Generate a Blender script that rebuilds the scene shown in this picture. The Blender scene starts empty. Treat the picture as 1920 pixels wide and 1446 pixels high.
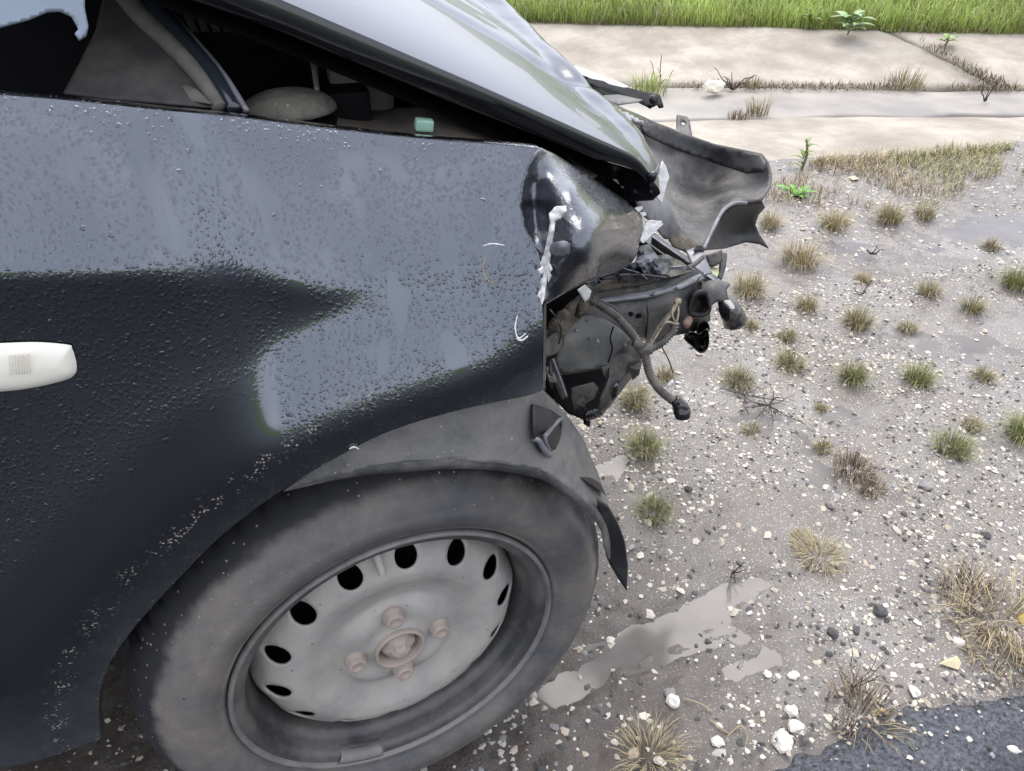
import bpy, bmesh, math, random
import numpy as np
from mathutils import Matrix, Vector, geometry
random.seed(7)
rng = np.random.default_rng(11)
R = math.radians
scene = bpy.context.scene
COL = scene.collection

# ------------------------------------------------------------------ camera
W, H, FPX = 1920.0, 1446.0, 1400.0
CAM = np.array([-0.0074, -0.53454, 0.99801]); YAW, PIT = 0.266624, 0.632404
FW = np.array([math.sin(YAW)*math.cos(PIT), math.cos(YAW)*math.cos(PIT), -math.sin(PIT)])
RT = np.array([math.cos(YAW), -math.sin(YAW), 0.0]); UP = np.cross(RT, FW)
cd = bpy.data.cameras.new('camera'); cam = bpy.data.objects.new('camera', cd); COL.objects.link(cam)
cd.sensor_width = 36.0; cd.lens = FPX/W*36.0; cd.clip_start = 0.02; cd.clip_end = 3000
m = Matrix.Identity(4)
for i in range(3):
    m[i][0], m[i][1], m[i][2], m[i][3] = RT[i], UP[i], -FW[i], CAM[i]
cam.matrix_world = m
scene.camera = cam

# ------------------------------------------------------------------ light
SUN_EL, SUN_AZ = R(62), R(25)      # azimuth clockwise from +Y
world = bpy.data.worlds.new('World'); scene.world = world; world.use_nodes = True
nt = world.node_tree; nt.nodes.clear()
wo = nt.nodes.new('ShaderNodeOutputWorld'); bg = nt.nodes.new('ShaderNodeBackground')
sky = nt.nodes.new('ShaderNodeTexSky'); sky.sky_type = 'NISHITA'; sky.sun_disc = False
sky.sun_elevation = SUN_EL; sky.sun_rotation = SUN_AZ; sky.air_density = 1.0; sky.dust_density = 2.0
mx = nt.nodes.new('ShaderNodeMix'); mx.data_type = 'RGBA'
nz = nt.nodes.new('ShaderNodeTexNoise'); nz.inputs['Scale'].default_value = 2.2; nz.inputs['Detail'].default_value = 5
rp = nt.nodes.new('ShaderNodeMapRange'); rp.inputs[1].default_value = 0.35; rp.inputs[2].default_value = 0.65
rp.inputs[3].default_value = 0.55; rp.inputs[4].default_value = 0.85
tc = nt.nodes.new('ShaderNodeTexCoord')
nt.links.new(tc.outputs['Generated'], nz.inputs['Vector']); nt.links.new(nz.outputs['Fac'], rp.inputs[0])
nt.links.new(rp.outputs[0], mx.inputs['Factor']); nt.links.new(sky.outputs[0], mx.inputs['A'])
mx.inputs['B'].default_value = (10.8, 11.1, 12.4, 1)     # thin bright overcast
nt.links.new(mx.outputs['Result'], bg.inputs['Color']); bg.inputs['Strength'].default_value = 0.13
nt.links.new(bg.outputs[0], wo.inputs['Surface'])
sd = bpy.data.lights.new('sun', 'SUN'); sd.energy = 2.2; sd.angle = R(45); sd.color = (1.0, 0.95, 0.87)
sun = bpy.data.objects.new('sun', sd); COL.objects.link(sun)
sdir = Vector((math.sin(SUN_AZ)*math.cos(SUN_EL), math.cos(SUN_AZ)*math.cos(SUN_EL), math.sin(SUN_EL)))
sun.rotation_euler = sdir.to_track_quat('Z', 'Y').to_euler()
vs = scene.view_settings; vs.view_transform = 'Standard'; vs.look = 'None'; vs.gamma = 1; vs.exposure = 0.48
vs.use_curve_mapping = False
scene.cycles.max_bounces = 6; scene.cycles.caustics_reflective = False; scene.cycles.caustics_refractive = False

# ------------------------------------------------------------------ pixel helpers (photo pixel -> ray)
def ray(px, py):
    px = np.asarray(px, float); py = np.asarray(py, float)
    return FW + RT*((px-W/2)/FPX)[..., None] - UP*((py-H/2)/FPX)[..., None]
def PY(px, py, y):
    d = ray(px, py); return CAM + d*((np.asarray(y, float)-CAM[1])/d[..., 1])[..., None]
def PZ(px, py, z):
    d = ray(px, py); return CAM + d*((np.asarray(z, float)-CAM[2])/d[..., 2])[..., None]

# ------------------------------------------------------------------ noise
TAB = {}
def vnoise(x, y, seed=0):
    if seed not in TAB: TAB[seed] = np.random.default_rng(seed).random((256, 256))
    T = TAB[seed]
    xi = np.floor(x).astype(int); yi = np.floor(y).astype(int); fx = x-xi; fy = y-yi
    fx = fx*fx*(3-2*fx); fy = fy*fy*(3-2*fy)
    a = T[xi % 256, yi % 256]; b = T[(xi+1) % 256, yi % 256]; c = T[xi % 256, (yi+1) % 256]; d = T[(xi+1) % 256, (yi+1) % 256]
    return (a*(1-fx)+b*fx)*(1-fy)+(c*(1-fx)+d*fx)*fy
def fbm(x, y, seed=0, o=4):
    s = 0; a = 0.5
    for k in range(o):
        s = s+a*vnoise(x*2**k+17.3*k, y*2**k+5.1*k, seed+k); a *= 0.5
    return s/(1-0.5**o)

# ------------------------------------------------------------------ materials
def mat(name, color, rough=0.6, metal=0.0, spec=0.5, coat=0.0, var=0.0, vscale=20.0, color2=None, bump=0.0, bscale=80.0,
        attr=None, specks=(), dust=None, dust_amt=0.0, dust_scale=30.0, rough2=None, trans=0.0):
    M = bpy.data.materials.new(name); M.use_nodes = True
    t = M.node_tree; b = t.nodes['Principled BSDF']; L = t.links.new
    b.inputs['Roughness'].default_value = rough; b.inputs['Metallic'].default_value = metal
    b.inputs['Specular IOR Level'].default_value = spec; b.inputs['Coat Weight'].default_value = coat
    b.inputs['Coat Roughness'].default_value = 0.05
    if trans: b.inputs['Transmission Weight'].default_value = trans
    b.inputs['Base Color'].default_value = (*color, 1)
    co = t.nodes.new('ShaderNodeTexCoord').outputs['Object']
    def noise(s, det=5, rg=0.6):
        n = t.nodes.new('ShaderNodeTexNoise'); n.inputs['Scale'].default_value = s; n.inputs['Detail'].default_value = det
        n.inputs['Roughness'].default_value = rg; L(co, n.inputs['Vector']); return n.outputs['Fac']
    def ramp(v, a, bb, lo=0.0, hi=1.0):
        r = t.nodes.new('ShaderNodeMapRange'); r.inputs[1].default_value = a; r.inputs[2].default_value = bb
        r.inputs[3].default_value = lo; r.inputs[4].default_value = hi; L(v, r.inputs[0]); return r.outputs[0]
    def mixc(f, a, bb):
        x = t.nodes.new('ShaderNodeMix'); x.data_type = 'RGBA'
        for s, v in (('Factor', f), ('A', a), ('B', bb)):
            if isinstance(v, tuple): x.inputs[s].default_value = (*v, 1)
            elif isinstance(v, float): x.inputs[s].default_value = v
            else: L(v, x.inputs[s])
        return x.outputs['Result']
    c = None
    if attr:
        a = t.nodes.new('ShaderNodeVertexColor'); a.layer_name = attr; c = a.outputs['Color']
    if color2 or var:
        c2 = color2 or tuple(v*(1-var) for v in color)
        c = mixc(ramp(noise(vscale), 0.35, 0.65), c if c else color, c2)
    if dust:
        f = ramp(noise(dust_scale, 8, 0.7), 0.55-0.35*dust_amt, 0.75-0.1*dust_amt, 0.0, min(1.0, 0.35+dust_amt))
        c = mixc(f, c if c else color, dust)
        if rough2: L(mixc(f, (rough,)*3, (rough2,)*3), b.inputs['Roughness'])
    elif rough2:
        L(ramp(noise(vscale*0.7), 0.3, 0.7, rough, rough2), b.inputs['Roughness'])
    for (sc, size, prob, scol) in specks:
        v = t.nodes.new('ShaderNodeTexVoronoi'); v.inputs['Scale'].default_value = sc; L(co, v.inputs['Vector'])
        sp = t.nodes.new('ShaderNodeSeparateColor'); L(v.outputs['Color'], sp.inputs[0])
        mm = t.nodes.new('ShaderNodeMath'); mm.operation = 'MULTIPLY'
        L(ramp(v.outputs['Distance'], size, size*0.6), mm.inputs[0]); L(ramp(sp.outputs[0], 1-prob, 1-prob+0.03), mm.inputs[1])
        c = mixc(mm.outputs[0], c if c else color, scol)
    if c: L(c, b.inputs['Base Color'])
    if bump:
        bn = t.nodes.new('ShaderNodeBump'); bn.inputs['Strength'].default_value = 1.0; bn.inputs['Distance'].default_value = bump
        L(noise(bscale, 6, 0.65), bn.inputs['Height']); L(bn.outputs[0], b.inputs['Normal'])
    return M

def paint_mat(name, drops=True, coat=1.0, base=(0.112, 0.122, 0.143), metal=0.95, rough=0.12):
    M = bpy.data.materials.new(name); M.use_nodes = True
    t = M.node_tree; b = t.nodes['Principled BSDF']; L = t.links.new
    co = t.nodes.new('ShaderNodeTexCoord').outputs['Object']
    def math_(op, a, bb=None, c=None):
        n = t.nodes.new('ShaderNodeMath'); n.operation = op
        for i, v in enumerate((a, bb, c)):
            if v is None: continue
            if isinstance(v, (int, float)): n.inputs[i].default_value = v
            else: L(v, n.inputs[i])
        return n.outputs[0]
    def ramp(v, a, bb, lo=0.0, hi=1.0):
        r = t.nodes.new('ShaderNodeMapRange'); r.interpolation_type = 'SMOOTHSTEP'
        r.inputs[1].default_value = a; r.inputs[2].default_value = bb
        r.inputs[3].default_value = lo; r.inputs[4].default_value = hi; L(v, r.inputs[0]); return r.outputs[0]
    def noise(s, det=4, vec=None):
        n = t.nodes.new('ShaderNodeTexNoise'); n.inputs['Scale'].default_value = s; n.inputs['Detail'].default_value = det
        L(vec or co, n.inputs['Vector']); return n.outputs['Fac']
    def at(nm):
        a = t.nodes.new('ShaderNodeAttribute'); a.attribute_name = nm; return a.outputs['Fac']
    b.inputs['Metallic'].default_value = metal; b.inputs['Roughness'].default_value = rough
    b.inputs['Coat Weight'].default_value = 1.0; b.inputs['Coat Roughness'].default_value = 0.03
    dust, band, wet = at('dust'), at('band'), at('wet')
    # mud specks along the arch and a film of road dust low down
    sp = t.nodes.new('ShaderNodeTexVoronoi'); sp.inputs['Scale'].default_value = 330; L(co, sp.inputs['Vector'])
    speck = math_('MULTIPLY', ramp(sp.outputs['Distance'], 0.42, 0.25), ramp(noise(90, 6), 0.44, 0.6))
    speck = math_('MULTIPLY', speck, band)
    film = math_('MULTIPLY', math_('MULTIPLY', dust, 0.4), ramp(noise(35, 7), 0.25, 0.75, 0.35, 1.0))
    x = t.nodes.new('ShaderNodeMix'); x.data_type = 'RGBA'; L(film, x.inputs['Factor'])
    x.inputs['A'].default_value = (*base, 1); x.inputs['B'].default_value = (0.13, 0.115, 0.10, 1)
    y = t.nodes.new('ShaderNodeMix'); y.data_type = 'RGBA'; L(speck, y.inputs['Factor'])
    L(x.outputs['Result'], y.inputs['A']); y.inputs['B'].default_value = (0.42, 0.36, 0.29, 1)
    L(y.outputs['Result'], b.inputs['Base Color'])
    dirty = math_('MINIMUM', math_('ADD', math_('MULTIPLY', film, 0.85), speck), 1.0)
    L(math_('MULTIPLY', math_('SUBTRACT', 1.0, dirty), metal), b.inputs['Metallic'])
    L(math_('ADD', math_('MULTIPLY', dirty, 0.4), rough), b.inputs['Roughness'])
    L(math_('MULTIPLY', math_('SUBTRACT', 1.0, dirty), coat), b.inputs['Coat Weight'])
    if drops:
        mp = t.nodes.new('ShaderNodeMapping'); mp.inputs['Scale'].default_value = (42, 42, 3.0); L(co, mp.inputs['Vector'])
        rn = noise(1.0, 2, mp.outputs[0])
        riv = ramp(rn, 0.565, 0.63)                       # wiped rivulets
        pmask = ramp(noise(16, 3), 0.05, 0.4)
        hs = []
        for sc, lo, hi, amt in ((310, 0.56, 0.22, 1.0), (620, 0.52, 0.2, 0.8), (140, 0.25, 0.17, 0.9)):
            mp2 = t.nodes.new('ShaderNodeMapping'); mp2.inputs['Scale'].default_value = (1, 1, 0.85); L(co, mp2.inputs['Vector'])
            ad = t.nodes.new('ShaderNodeVectorMath'); ad.operation = 'ADD'; L(mp2.outputs[0], ad.inputs[0])
            nn = t.nodes.new('ShaderNodeTexNoise'); nn.inputs['Scale'].default_value = sc*0.9; L(co, nn.inputs['Vector'])
            ms = t.nodes.new('ShaderNodeVectorMath'); ms.operation = 'SCALE'; L(nn.outputs['Color'], ms.inputs[0]); ms.inputs['Scale'].default_value = 0.9/sc
            L(ms.outputs[0], ad.inputs[1])
            v = t.nodes.new('ShaderNodeTexVoronoi'); v.inputs['Scale'].default_value = sc; L(ad.outputs[0], v.inputs['Vector'])
            hgt = ramp(v.outputs['Distance'], lo, hi)
            sx = t.nodes.new('ShaderNodeSeparateColor'); L(v.outputs['Color'], sx.inputs[0])
            hgt = math_('MULTIPLY', hgt, ramp(sx.outputs[0], 0.0 if sc > 200 else 0.72, 0.4 if sc > 200 else 0.8))
            hs.append(math_('MULTIPLY', hgt, amt*270/sc))
        h = math_('ADD', math_('ADD', math_('MAXIMUM', hs[0], hs[2]), hs[1]), math_('MULTIPLY', noise(420, 3), 0.35))
        k = math_('MULTIPLY', math_('MULTIPLY', math_('SUBTRACT', 1.0, riv), wet), pmask)
        h = math_('MULTIPLY', h, k)
        bead = t.nodes.new('ShaderNodeMix'); bead.data_type = 'RGBA'; bead.blend_type = 'MULTIPLY'
        L(math_('MULTIPLY', math_('MINIMUM', h, 1.0), 0.55), bead.inputs['Factor']); L(y.outputs['Result'], bead.inputs['A']); bead.inputs['B'].default_value = (0.45, 0.46, 0.5, 1)
        L(bead.outputs['Result'], b.inputs['Base Color'])
        bn = t.nodes.new('ShaderNodeBump'); bn.inputs['Strength'].default_value = 1.0; bn.inputs['Distance'].default_value = 0.00019
        L(h, bn.inputs['Height']); L(bn.outputs[0], b.inputs['Normal']); L(bn.outputs[0], b.inputs['Coat Normal'])
    return M

M_paint = paint_mat('car_paint')
M_paint_smooth = paint_mat('car_paint_crumpled', base=(0.10, 0.105, 0.12), rough=0.33)
M_hood = paint_mat('hood_paint', drops=False, base=(0.06, 0.066, 0.09), metal=0.35, rough=0.27, coat=0.4)
M_black = mat('black_plastic', (0.018, 0.018, 0.02), 0.42, var=0.4, dust=(0.10, 0.09, 0.08), dust_amt=0.15, rough2=0.8, bump=0.0006, bscale=140)
M_gloss = mat('black_gloss_metal', (0.012, 0.012, 0.014), 0.18, coat=0.6, var=0.3)
M_liner = mat('liner_plastic', (0.12, 0.118, 0.116), 0.42, var=0.3, vscale=14, dust=(0.24, 0.225, 0.20), dust_amt=0.5, dust_scale=22, rough2=0.85, bump=0.0005, bscale=250, specks=((280, 0.22, 0.05, (0.45, 0.42, 0.37)), (120, 0.12, 0.05, (0.4, 0.37, 0.33))))
M_shield = mat('splash_shield_plastic', (0.06, 0.06, 0.062), 0.45, var=0.4, dust=(0.26, 0.245, 0.22), dust_amt=0.35, dust_scale=14, rough2=0.75, bump=0.0007, bscale=200, specks=((110, 0.25, 0.12, (0.02, 0.02, 0.02)), (45, 0.12, 0.12, (0.025, 0.024, 0.022))))
M_bucket = mat('headlight_bucket_plastic', (0.115, 0.117, 0.11), 0.5, var=0.3, vscale=18, dust=(0.22, 0.205, 0.175), dust_amt=0.3, dust_scale=30, rough2=0.8, bump=0.0006, bscale=150, specks=((130, 0.3, 0.12, (0.03, 0.03, 0.028)), (60, 0.2, 0.15, (0.05, 0.047, 0.04))))
M_inner = mat('undercoated_steel', (0.045, 0.045, 0.042), 0.42, var=0.35, dust=(0.17, 0.15, 0.12), dust_amt=0.28, dust_scale=48, rough2=0.8, bump=0.0012, bscale=130, specks=((160, 0.25, 0.10, (0.02, 0.02, 0.02)), (220, 0.2, 0.06, (0.3, 0.27, 0.22))))
M_dusty = mat('dusty_metal', (0.15, 0.14, 0.115), 0.8, var=0.5, vscale=45, bump=0.002, bscale=120, specks=((220, 0.25, 0.1, (0.4, 0.37, 0.3)), (150, 0.25, 0.1, (0.04, 0.035, 0.03))))
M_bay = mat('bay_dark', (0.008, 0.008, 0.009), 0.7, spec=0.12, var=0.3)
M_bayp = mat('bay_panel', (0.13, 0.12, 0.10), 0.6, var=0.5, vscale=12, dust=(0.32, 0.27, 0.2), dust_amt=0.4, dust_scale=9, rough2=0.85)
M_seal = mat('rubber_seal', (0.15, 0.14, 0.12), 0.75, var=0.3, vscale=60)
M_white = mat('primer_white', (0.82, 0.81, 0.79), 0.6, var=0.12, vscale=70)
M_grey = mat('grey_steel_plate', (0.22, 0.22, 0.24), 0.4, metal=0.3, var=0.3, vscale=30, dust=(0.08, 0.07, 0.06), dust_amt=0.15, rough2=0.7)
M_crush = mat('crushed_painted_sheet', (0.14, 0.15, 0.175), 0.35, metal=0.5, var=0.7, vscale=55, color2=(0.02, 0.02, 0.022))
M_mud = mat('caked_mud', (0.13, 0.11, 0.085), 0.9, var=0.4, vscale=60, bump=0.004, bscale=90)
M_tyre = mat('tyre_rubber', (0.062, 0.066, 0.074), 0.62, var=0.25, vscale=9, dust=(0.205, 0.182, 0.158), dust_amt=0.62, dust_scale=9, rough2=0.9, bump=0.0005, bscale=260, specks=((70, 0.12, 0.12, (0.035, 0.033, 0.03)), (300, 0.22, 0.05, (0.4, 0.36, 0.31)), (150, 0.15, 0.06, (0.3, 0.26, 0.22))))
def shaded_shoulder(M):
    # black tread past the dusty sidewall, arch shade put into its colour, ragged boundary
    t = M.node_tree; b = t.nodes['Principled BSDF']; L = t.links.new; old = b.inputs['Base Color'].links[0].from_socket
    co = t.nodes.new('ShaderNodeTexCoord').outputs['Object']; at = t.nodes.new('ShaderNodeAttribute'); at.attribute_name = 'tread'
    n = t.nodes.new('ShaderNodeTexNoise'); n.inputs['Scale'].default_value = 45; n.inputs['Detail'].default_value = 7; L(co, n.inputs['Vector'])
    a = t.nodes.new('ShaderNodeMath'); a.operation = 'MULTIPLY_ADD'; L(n.outputs['Fac'], a.inputs[0]); a.inputs[1].default_value = 0.016; L(at.outputs['Fac'], a.inputs[2])
    r = t.nodes.new('ShaderNodeMapRange'); r.interpolation_type = 'SMOOTHSTEP'; r.inputs[1].default_value = 0.2505; r.inputs[2].default_value = 0.2625; L(a.outputs[0], r.inputs[0])
    m1 = t.nodes.new('ShaderNodeMix'); m1.data_type = 'RGBA'; L(r.outputs[0], m1.inputs['Factor']); L(old, m1.inputs['A']); m1.inputs['B'].default_value = (0.014, 0.014, 0.016, 1)
    c = m1.outputs['Result']
    for sc, size, pr in ((230, 0.3, 0.10), (110, 0.16, 0.10)):
        v = t.nodes.new('ShaderNodeTexVoronoi'); v.inputs['Scale'].default_value = sc; L(co, v.inputs['Vector'])
        sp = t.nodes.new('ShaderNodeSeparateColor'); L(v.outputs['Color'], sp.inputs[0])
        d = t.nodes.new('ShaderNodeMath'); d.operation = 'LESS_THAN'; L(v.outputs['Distance'], d.inputs[0]); d.inputs[1].default_value = size*0.8
        e = t.nodes.new('ShaderNodeMath'); e.operation = 'GREATER_THAN'; L(sp.outputs[0], e.inputs[0]); e.inputs[1].default_value = 1-pr
        f = t.nodes.new('ShaderNodeMath'); f.operation = 'MULTIPLY'; L(d.outputs[0], f.inputs[0]); L(e.outputs[0], f.inputs[1])
        g = t.nodes.new('ShaderNodeMath'); g.operation = 'MULTIPLY'; L(f.outputs[0], g.inputs[0]); L(r.outputs[0], g.inputs[1])
        m2 = t.nodes.new('ShaderNodeMix'); m2.data_type = 'RGBA'; L(g.outputs[0], m2.inputs['Factor']); L(c, m2.inputs['A']); m2.inputs['B'].default_value = (0.28, 0.23, 0.175, 1); c = m2.outputs['Result']
    L(c, b.inputs['Base Color'])
shaded_shoulder(M_tyre)
M_rim = mat('rim_dusty_steel', (0.37, 0.36, 0.345), 0.6, metal=0.1, var=0.3, vscale=16, dust=(0.45, 0.405, 0.345), dust_amt=0.5, dust_scale=12, rough2=0.85, bump=0.0004, bscale=200, specks=((110, 0.16, 0.08, (0.10, 0.09, 0.08)), (60, 0.10, 0.10, (0.12, 0.11, 0.10)), (260, 0.2, 0.06, (0.55, 0.52, 0.48))))
M_lip = mat('rim_lip_grime', (0.21, 0.205, 0.20), 0.55, metal=0.2, var=0.4, vscale=30, dust=(0.28, 0.255, 0.225), dust_amt=0.4, dust_scale=20, rough2=0.85)
M_barrel = mat('rim_barrel_grime', (0.075, 0.074, 0.074), 0.4, metal=0.2, var=0.35, vscale=12, dust=(0.24, 0.22, 0.195), dust_amt=0.3, dust_scale=9, rough2=0.85, bump=0.0004, bscale=160)
M_hub = mat('hub_dusty', (0.40, 0.335, 0.285), 0.85, var=0.18, vscale=50, bump=0.0006, bscale=180)
M_lens = mat('indicator_lens', (0.93, 0.89, 0.77), 0.35, coat=0.15)
M_lens2 = mat('indicator_prism', (0.80, 0.75, 0.68), 0.3)
M_blue = mat('hinge_paint', (0.26, 0.31, 0.37), 0.35, metal=0.3, var=0.2, vscale=15)
M_glass = mat('dark_glass', (0.02, 0.025, 0.03), 0.05, coat=0.5)
M_green = mat('green_cap_plastic', (0.33, 0.55, 0.43), 0.45, var=0.1)
M_loom = mat('loom_conduit', (0.045, 0.044, 0.042), 0.5, var=0.3, dust=(0.24, 0.215, 0.18), dust_amt=0.5, dust_scale=60, rough2=0.85)
M_wire = mat('bare_wire', (0.32, 0.27, 0.19), 0.6, var=0.5, vscale=200)
M_rust = mat('rusty_bolt', (0.15, 0.10, 0.075), 0.85, var=0.4, vscale=90, bump=0.001, bscale=150)
M_chip = mat('stone_chip', (0.6, 0.58, 0.54), 0.7, attr='col', var=0.0, bump=0.0015, bscale=200)
M_blade = mat('grass_blade', (0.1, 0.14, 0.03), 0.55, attr='col')
M_conc = mat('concrete', (0.46, 0.41, 0.345), 0.8, var=0.22, vscale=1.6, color2=(0.30, 0.275, 0.24), dust=(0.22, 0.185, 0.145), dust_amt=0.42, dust_scale=3.2, bump=0.004, bscale=40, specks=((40, 0.12, 0.10, (0.08, 0.07, 0.06)), (18, 0.06, 0.15, (0.1, 0.08, 0.06))))
M_concw = mat('wet_concrete', (0.36, 0.33, 0.29), 0.45, var=0.25, vscale=2, color2=(0.22, 0.205, 0.19), specks=((30, 0.12, 0.12, (0.08, 0.07, 0.06)),), rough2=0.75, bump=0.001, bscale=60)
M_soil = mat('bank_soil', (0.16, 0.20, 0.06), 0.9, color2=(0.10, 0.12, 0.04), vscale=4, bump=0.02, bscale=30)
M_water = mat('muddy_water', (0.185, 0.17, 0.16), 0.04, spec=0.35, var=0.3, vscale=9, rough2=0.2)
M_twig = mat('dead_twig', (0.035, 0.025, 0.02), 0.8, var=0.3)
M_straw = mat('straw', (0.42, 0.34, 0.20), 0.7, var=0.3, vscale=50)
M_leaf = mat('weed_leaf', (0.10, 0.20, 0.045), 0.45, attr='col')

def ground_mat():
    M = bpy.data.materials.new('gravel_mud'); M.use_nodes = True
    t = M.node_tree; b = t.nodes['Principled BSDF']; L = t.links.new
    co = t.nodes.new('ShaderNodeTexCoord').outputs['Object']
    def noise(s, det=6, rg=0.6):
        n = t.nodes.new('ShaderNodeTexNoise'); n.inputs['Scale'].default_value = s; n.inputs['Detail'].default_value = det
        n.inputs['Roughness'].default_value = rg; L(co, n.inputs['Vector']); return n.outputs['Fac']
    def ramp(v, a, bb, lo=0.0, hi=1.0):
        r = t.nodes.new('ShaderNodeMapRange'); r.inputs[1].default_value = a; r.inputs[2].default_value = bb
        r.inputs[3].default_value = lo; r.inputs[4].default_value = hi; L(v, r.inputs[0]); return r.outputs[0]
    def mixc(f, a, bb):
        x = t.nodes.new('ShaderNodeMix'); x.data_type = 'RGBA'
        for s, v in (('Factor', f), ('A', a), ('B', bb)):
            if isinstance(v, tuple): x.inputs[s].default_value = (*v, 1)
            else: L(v, x.inputs[s])
        return x.outputs['Result']
    c = mixc(ramp(noise(2.5), 0.38, 0.62), (0.125, 0.107, 0.093), (0.20, 0.185, 0.172))
    c = mixc(ramp(noise(9, 8, 0.7), 0.45, 0.7), c, (0.15, 0.127, 0.11))
    # fine grit: tiny pale and dark grains
    for sc, lo, hi, col in ((260, 0.34, 0.22, (0.55, 0.52, 0.48)), (420, 0.34, 0.2, (0.62, 0.6, 0.56)), (300, 0.3, 0.15, (0.05, 0.045, 0.04))):
        v = t.nodes.new('ShaderNodeTexVoronoi'); v.inputs['Scale'].default_value = sc; L(co, v.inputs['Vector'])
        s = t.nodes.new('ShaderNodeSeparateColor'); L(v.outputs['Color'], s.inputs[0])
        mlt = t.nodes.new('ShaderNodeMath'); mlt.operation = 'MULTIPLY'
        L(ramp(v.outputs['Distance'], lo, hi), mlt.inputs[0]); L(ramp(s.outputs[1], 0.78, 0.82), mlt.inputs[1])
        c = mixc(mlt.outputs[0], c, col)
    sxyz = t.nodes.new('ShaderNodeSeparateXYZ'); L(co, sxyz.inputs[0])
    ad = t.nodes.new('ShaderNodeMath'); ad.operation = 'MULTIPLY_ADD'; L(noise(7, 5), ad.inputs[0]); ad.inputs[1].default_value = 0.55; L(sxyz.outputs['X'], ad.inputs[2])
    c = mixc(ramp(ad.outputs[0], 0.55, 0.95, 0.85, 0.0), c, (0.055, 0.042, 0.033))      # trodden brown mud round the car
    L(c, b.inputs['Base Color'])
    L(ramp(noise(3.3), 0.35, 0.65, 0.07, 0.3), b.inputs['Roughness'])
    b.inputs['Specular IOR Level'].default_value = 0.6
    bn = t.nodes.new('ShaderNodeBump'); bn.inputs['Distance'].default_value = 0.0025; L(noise(120, 6, 0.7), bn.inputs['Height'])
    L(bn.outputs[0], b.inputs['Normal'])
    return M
M_ground = ground_mat()
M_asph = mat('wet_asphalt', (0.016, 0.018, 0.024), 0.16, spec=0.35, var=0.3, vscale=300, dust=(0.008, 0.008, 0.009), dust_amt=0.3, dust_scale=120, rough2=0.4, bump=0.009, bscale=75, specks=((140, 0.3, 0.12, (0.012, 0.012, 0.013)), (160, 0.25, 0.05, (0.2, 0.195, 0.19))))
def painted_edge_sheen(M):  # sky sheen on the wet road edge painted into base colour, near-black beyond
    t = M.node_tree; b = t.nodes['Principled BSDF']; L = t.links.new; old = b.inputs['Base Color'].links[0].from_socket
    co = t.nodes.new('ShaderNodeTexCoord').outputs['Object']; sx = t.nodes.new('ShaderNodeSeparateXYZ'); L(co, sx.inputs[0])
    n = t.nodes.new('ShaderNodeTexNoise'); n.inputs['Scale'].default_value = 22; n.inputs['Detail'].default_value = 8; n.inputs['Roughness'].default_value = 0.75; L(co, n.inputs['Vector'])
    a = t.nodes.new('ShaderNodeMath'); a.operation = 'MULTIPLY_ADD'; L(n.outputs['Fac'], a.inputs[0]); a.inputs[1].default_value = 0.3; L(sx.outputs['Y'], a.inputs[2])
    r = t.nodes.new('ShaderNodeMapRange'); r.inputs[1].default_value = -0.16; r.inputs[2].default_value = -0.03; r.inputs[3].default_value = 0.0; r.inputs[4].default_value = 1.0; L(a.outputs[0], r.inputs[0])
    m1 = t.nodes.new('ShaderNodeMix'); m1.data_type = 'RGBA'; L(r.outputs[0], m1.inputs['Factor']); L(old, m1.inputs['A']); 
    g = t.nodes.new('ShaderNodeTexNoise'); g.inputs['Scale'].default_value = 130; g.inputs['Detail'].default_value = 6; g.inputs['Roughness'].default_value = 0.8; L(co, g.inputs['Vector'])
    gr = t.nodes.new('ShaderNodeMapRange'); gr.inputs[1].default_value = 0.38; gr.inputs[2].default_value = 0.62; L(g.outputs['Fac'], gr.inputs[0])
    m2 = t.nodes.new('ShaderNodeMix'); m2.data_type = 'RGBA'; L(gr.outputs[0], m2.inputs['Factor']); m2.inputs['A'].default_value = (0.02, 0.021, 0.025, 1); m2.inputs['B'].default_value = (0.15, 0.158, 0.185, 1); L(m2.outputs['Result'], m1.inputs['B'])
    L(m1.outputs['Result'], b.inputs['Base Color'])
painted_edge_sheen(M_asph)

# ------------------------------------------------------------------ object helpers
def link(o, parent=None):
    COL.objects.link(o)
    if parent: o.parent = parent
    return o
def tag(o, label, cat, group=None):
    o['label'] = label; o['category'] = cat
    if group: o['group'] = group
    return o
def mesh_obj(name, V, F, material, parent=None, smooth=True, attrs=None, col=None):
    me = bpy.data.meshes.new(name)
    V = np.asarray(V, float)
    if isinstance(F, np.ndarray):
        n = F.shape[1]
        me.vertices.add(len(V)); me.vertices.foreach_set('co', V.ravel())
        me.loops.add(F.size); me.loops.foreach_set('vertex_index', F.ravel().astype(np.int32))
        me.polygons.add(len(F)); me.polygons.foreach_set('loop_start', np.arange(0, F.size, n, dtype=np.int32))
        me.polygons.foreach_set('loop_total', np.full(len(F), n, np.int32))
        me.update(calc_edges=True)
    else:
        me.from_pydata([tuple(v) for v in V], [], F); me.update()
    me.polygons.foreach_set('use_smooth', np.full(len(me.polygons), smooth))
    if attrs:
        for k, v in attrs.items():
            a = me.attributes.new(k, 'FLOAT', 'POINT'); a.data.foreach_set('value', np.asarray(v, np.float32))
    if col is not None:
        a = me.color_attributes.new('col', 'FLOAT_COLOR', 'POINT')
        c = np.ones((len(V), 4), np.float32); c[:, :3] = col; a.data.foreach_set('color', c.ravel())
    me.materials.append(material)
    return link(bpy.data.objects.new(name, me), parent)
def solid(o, th, off=0.0):
    md = o.modifiers.new('thickness', 'SOLIDIFY'); md.thickness = th; md.offset = off; return o
def bevel(o, w, seg=2):
    md = o.modifiers.new('bevel', 'BEVEL'); md.width = w; md.segments = seg; md.limit_method = 'ANGLE'; return o
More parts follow.
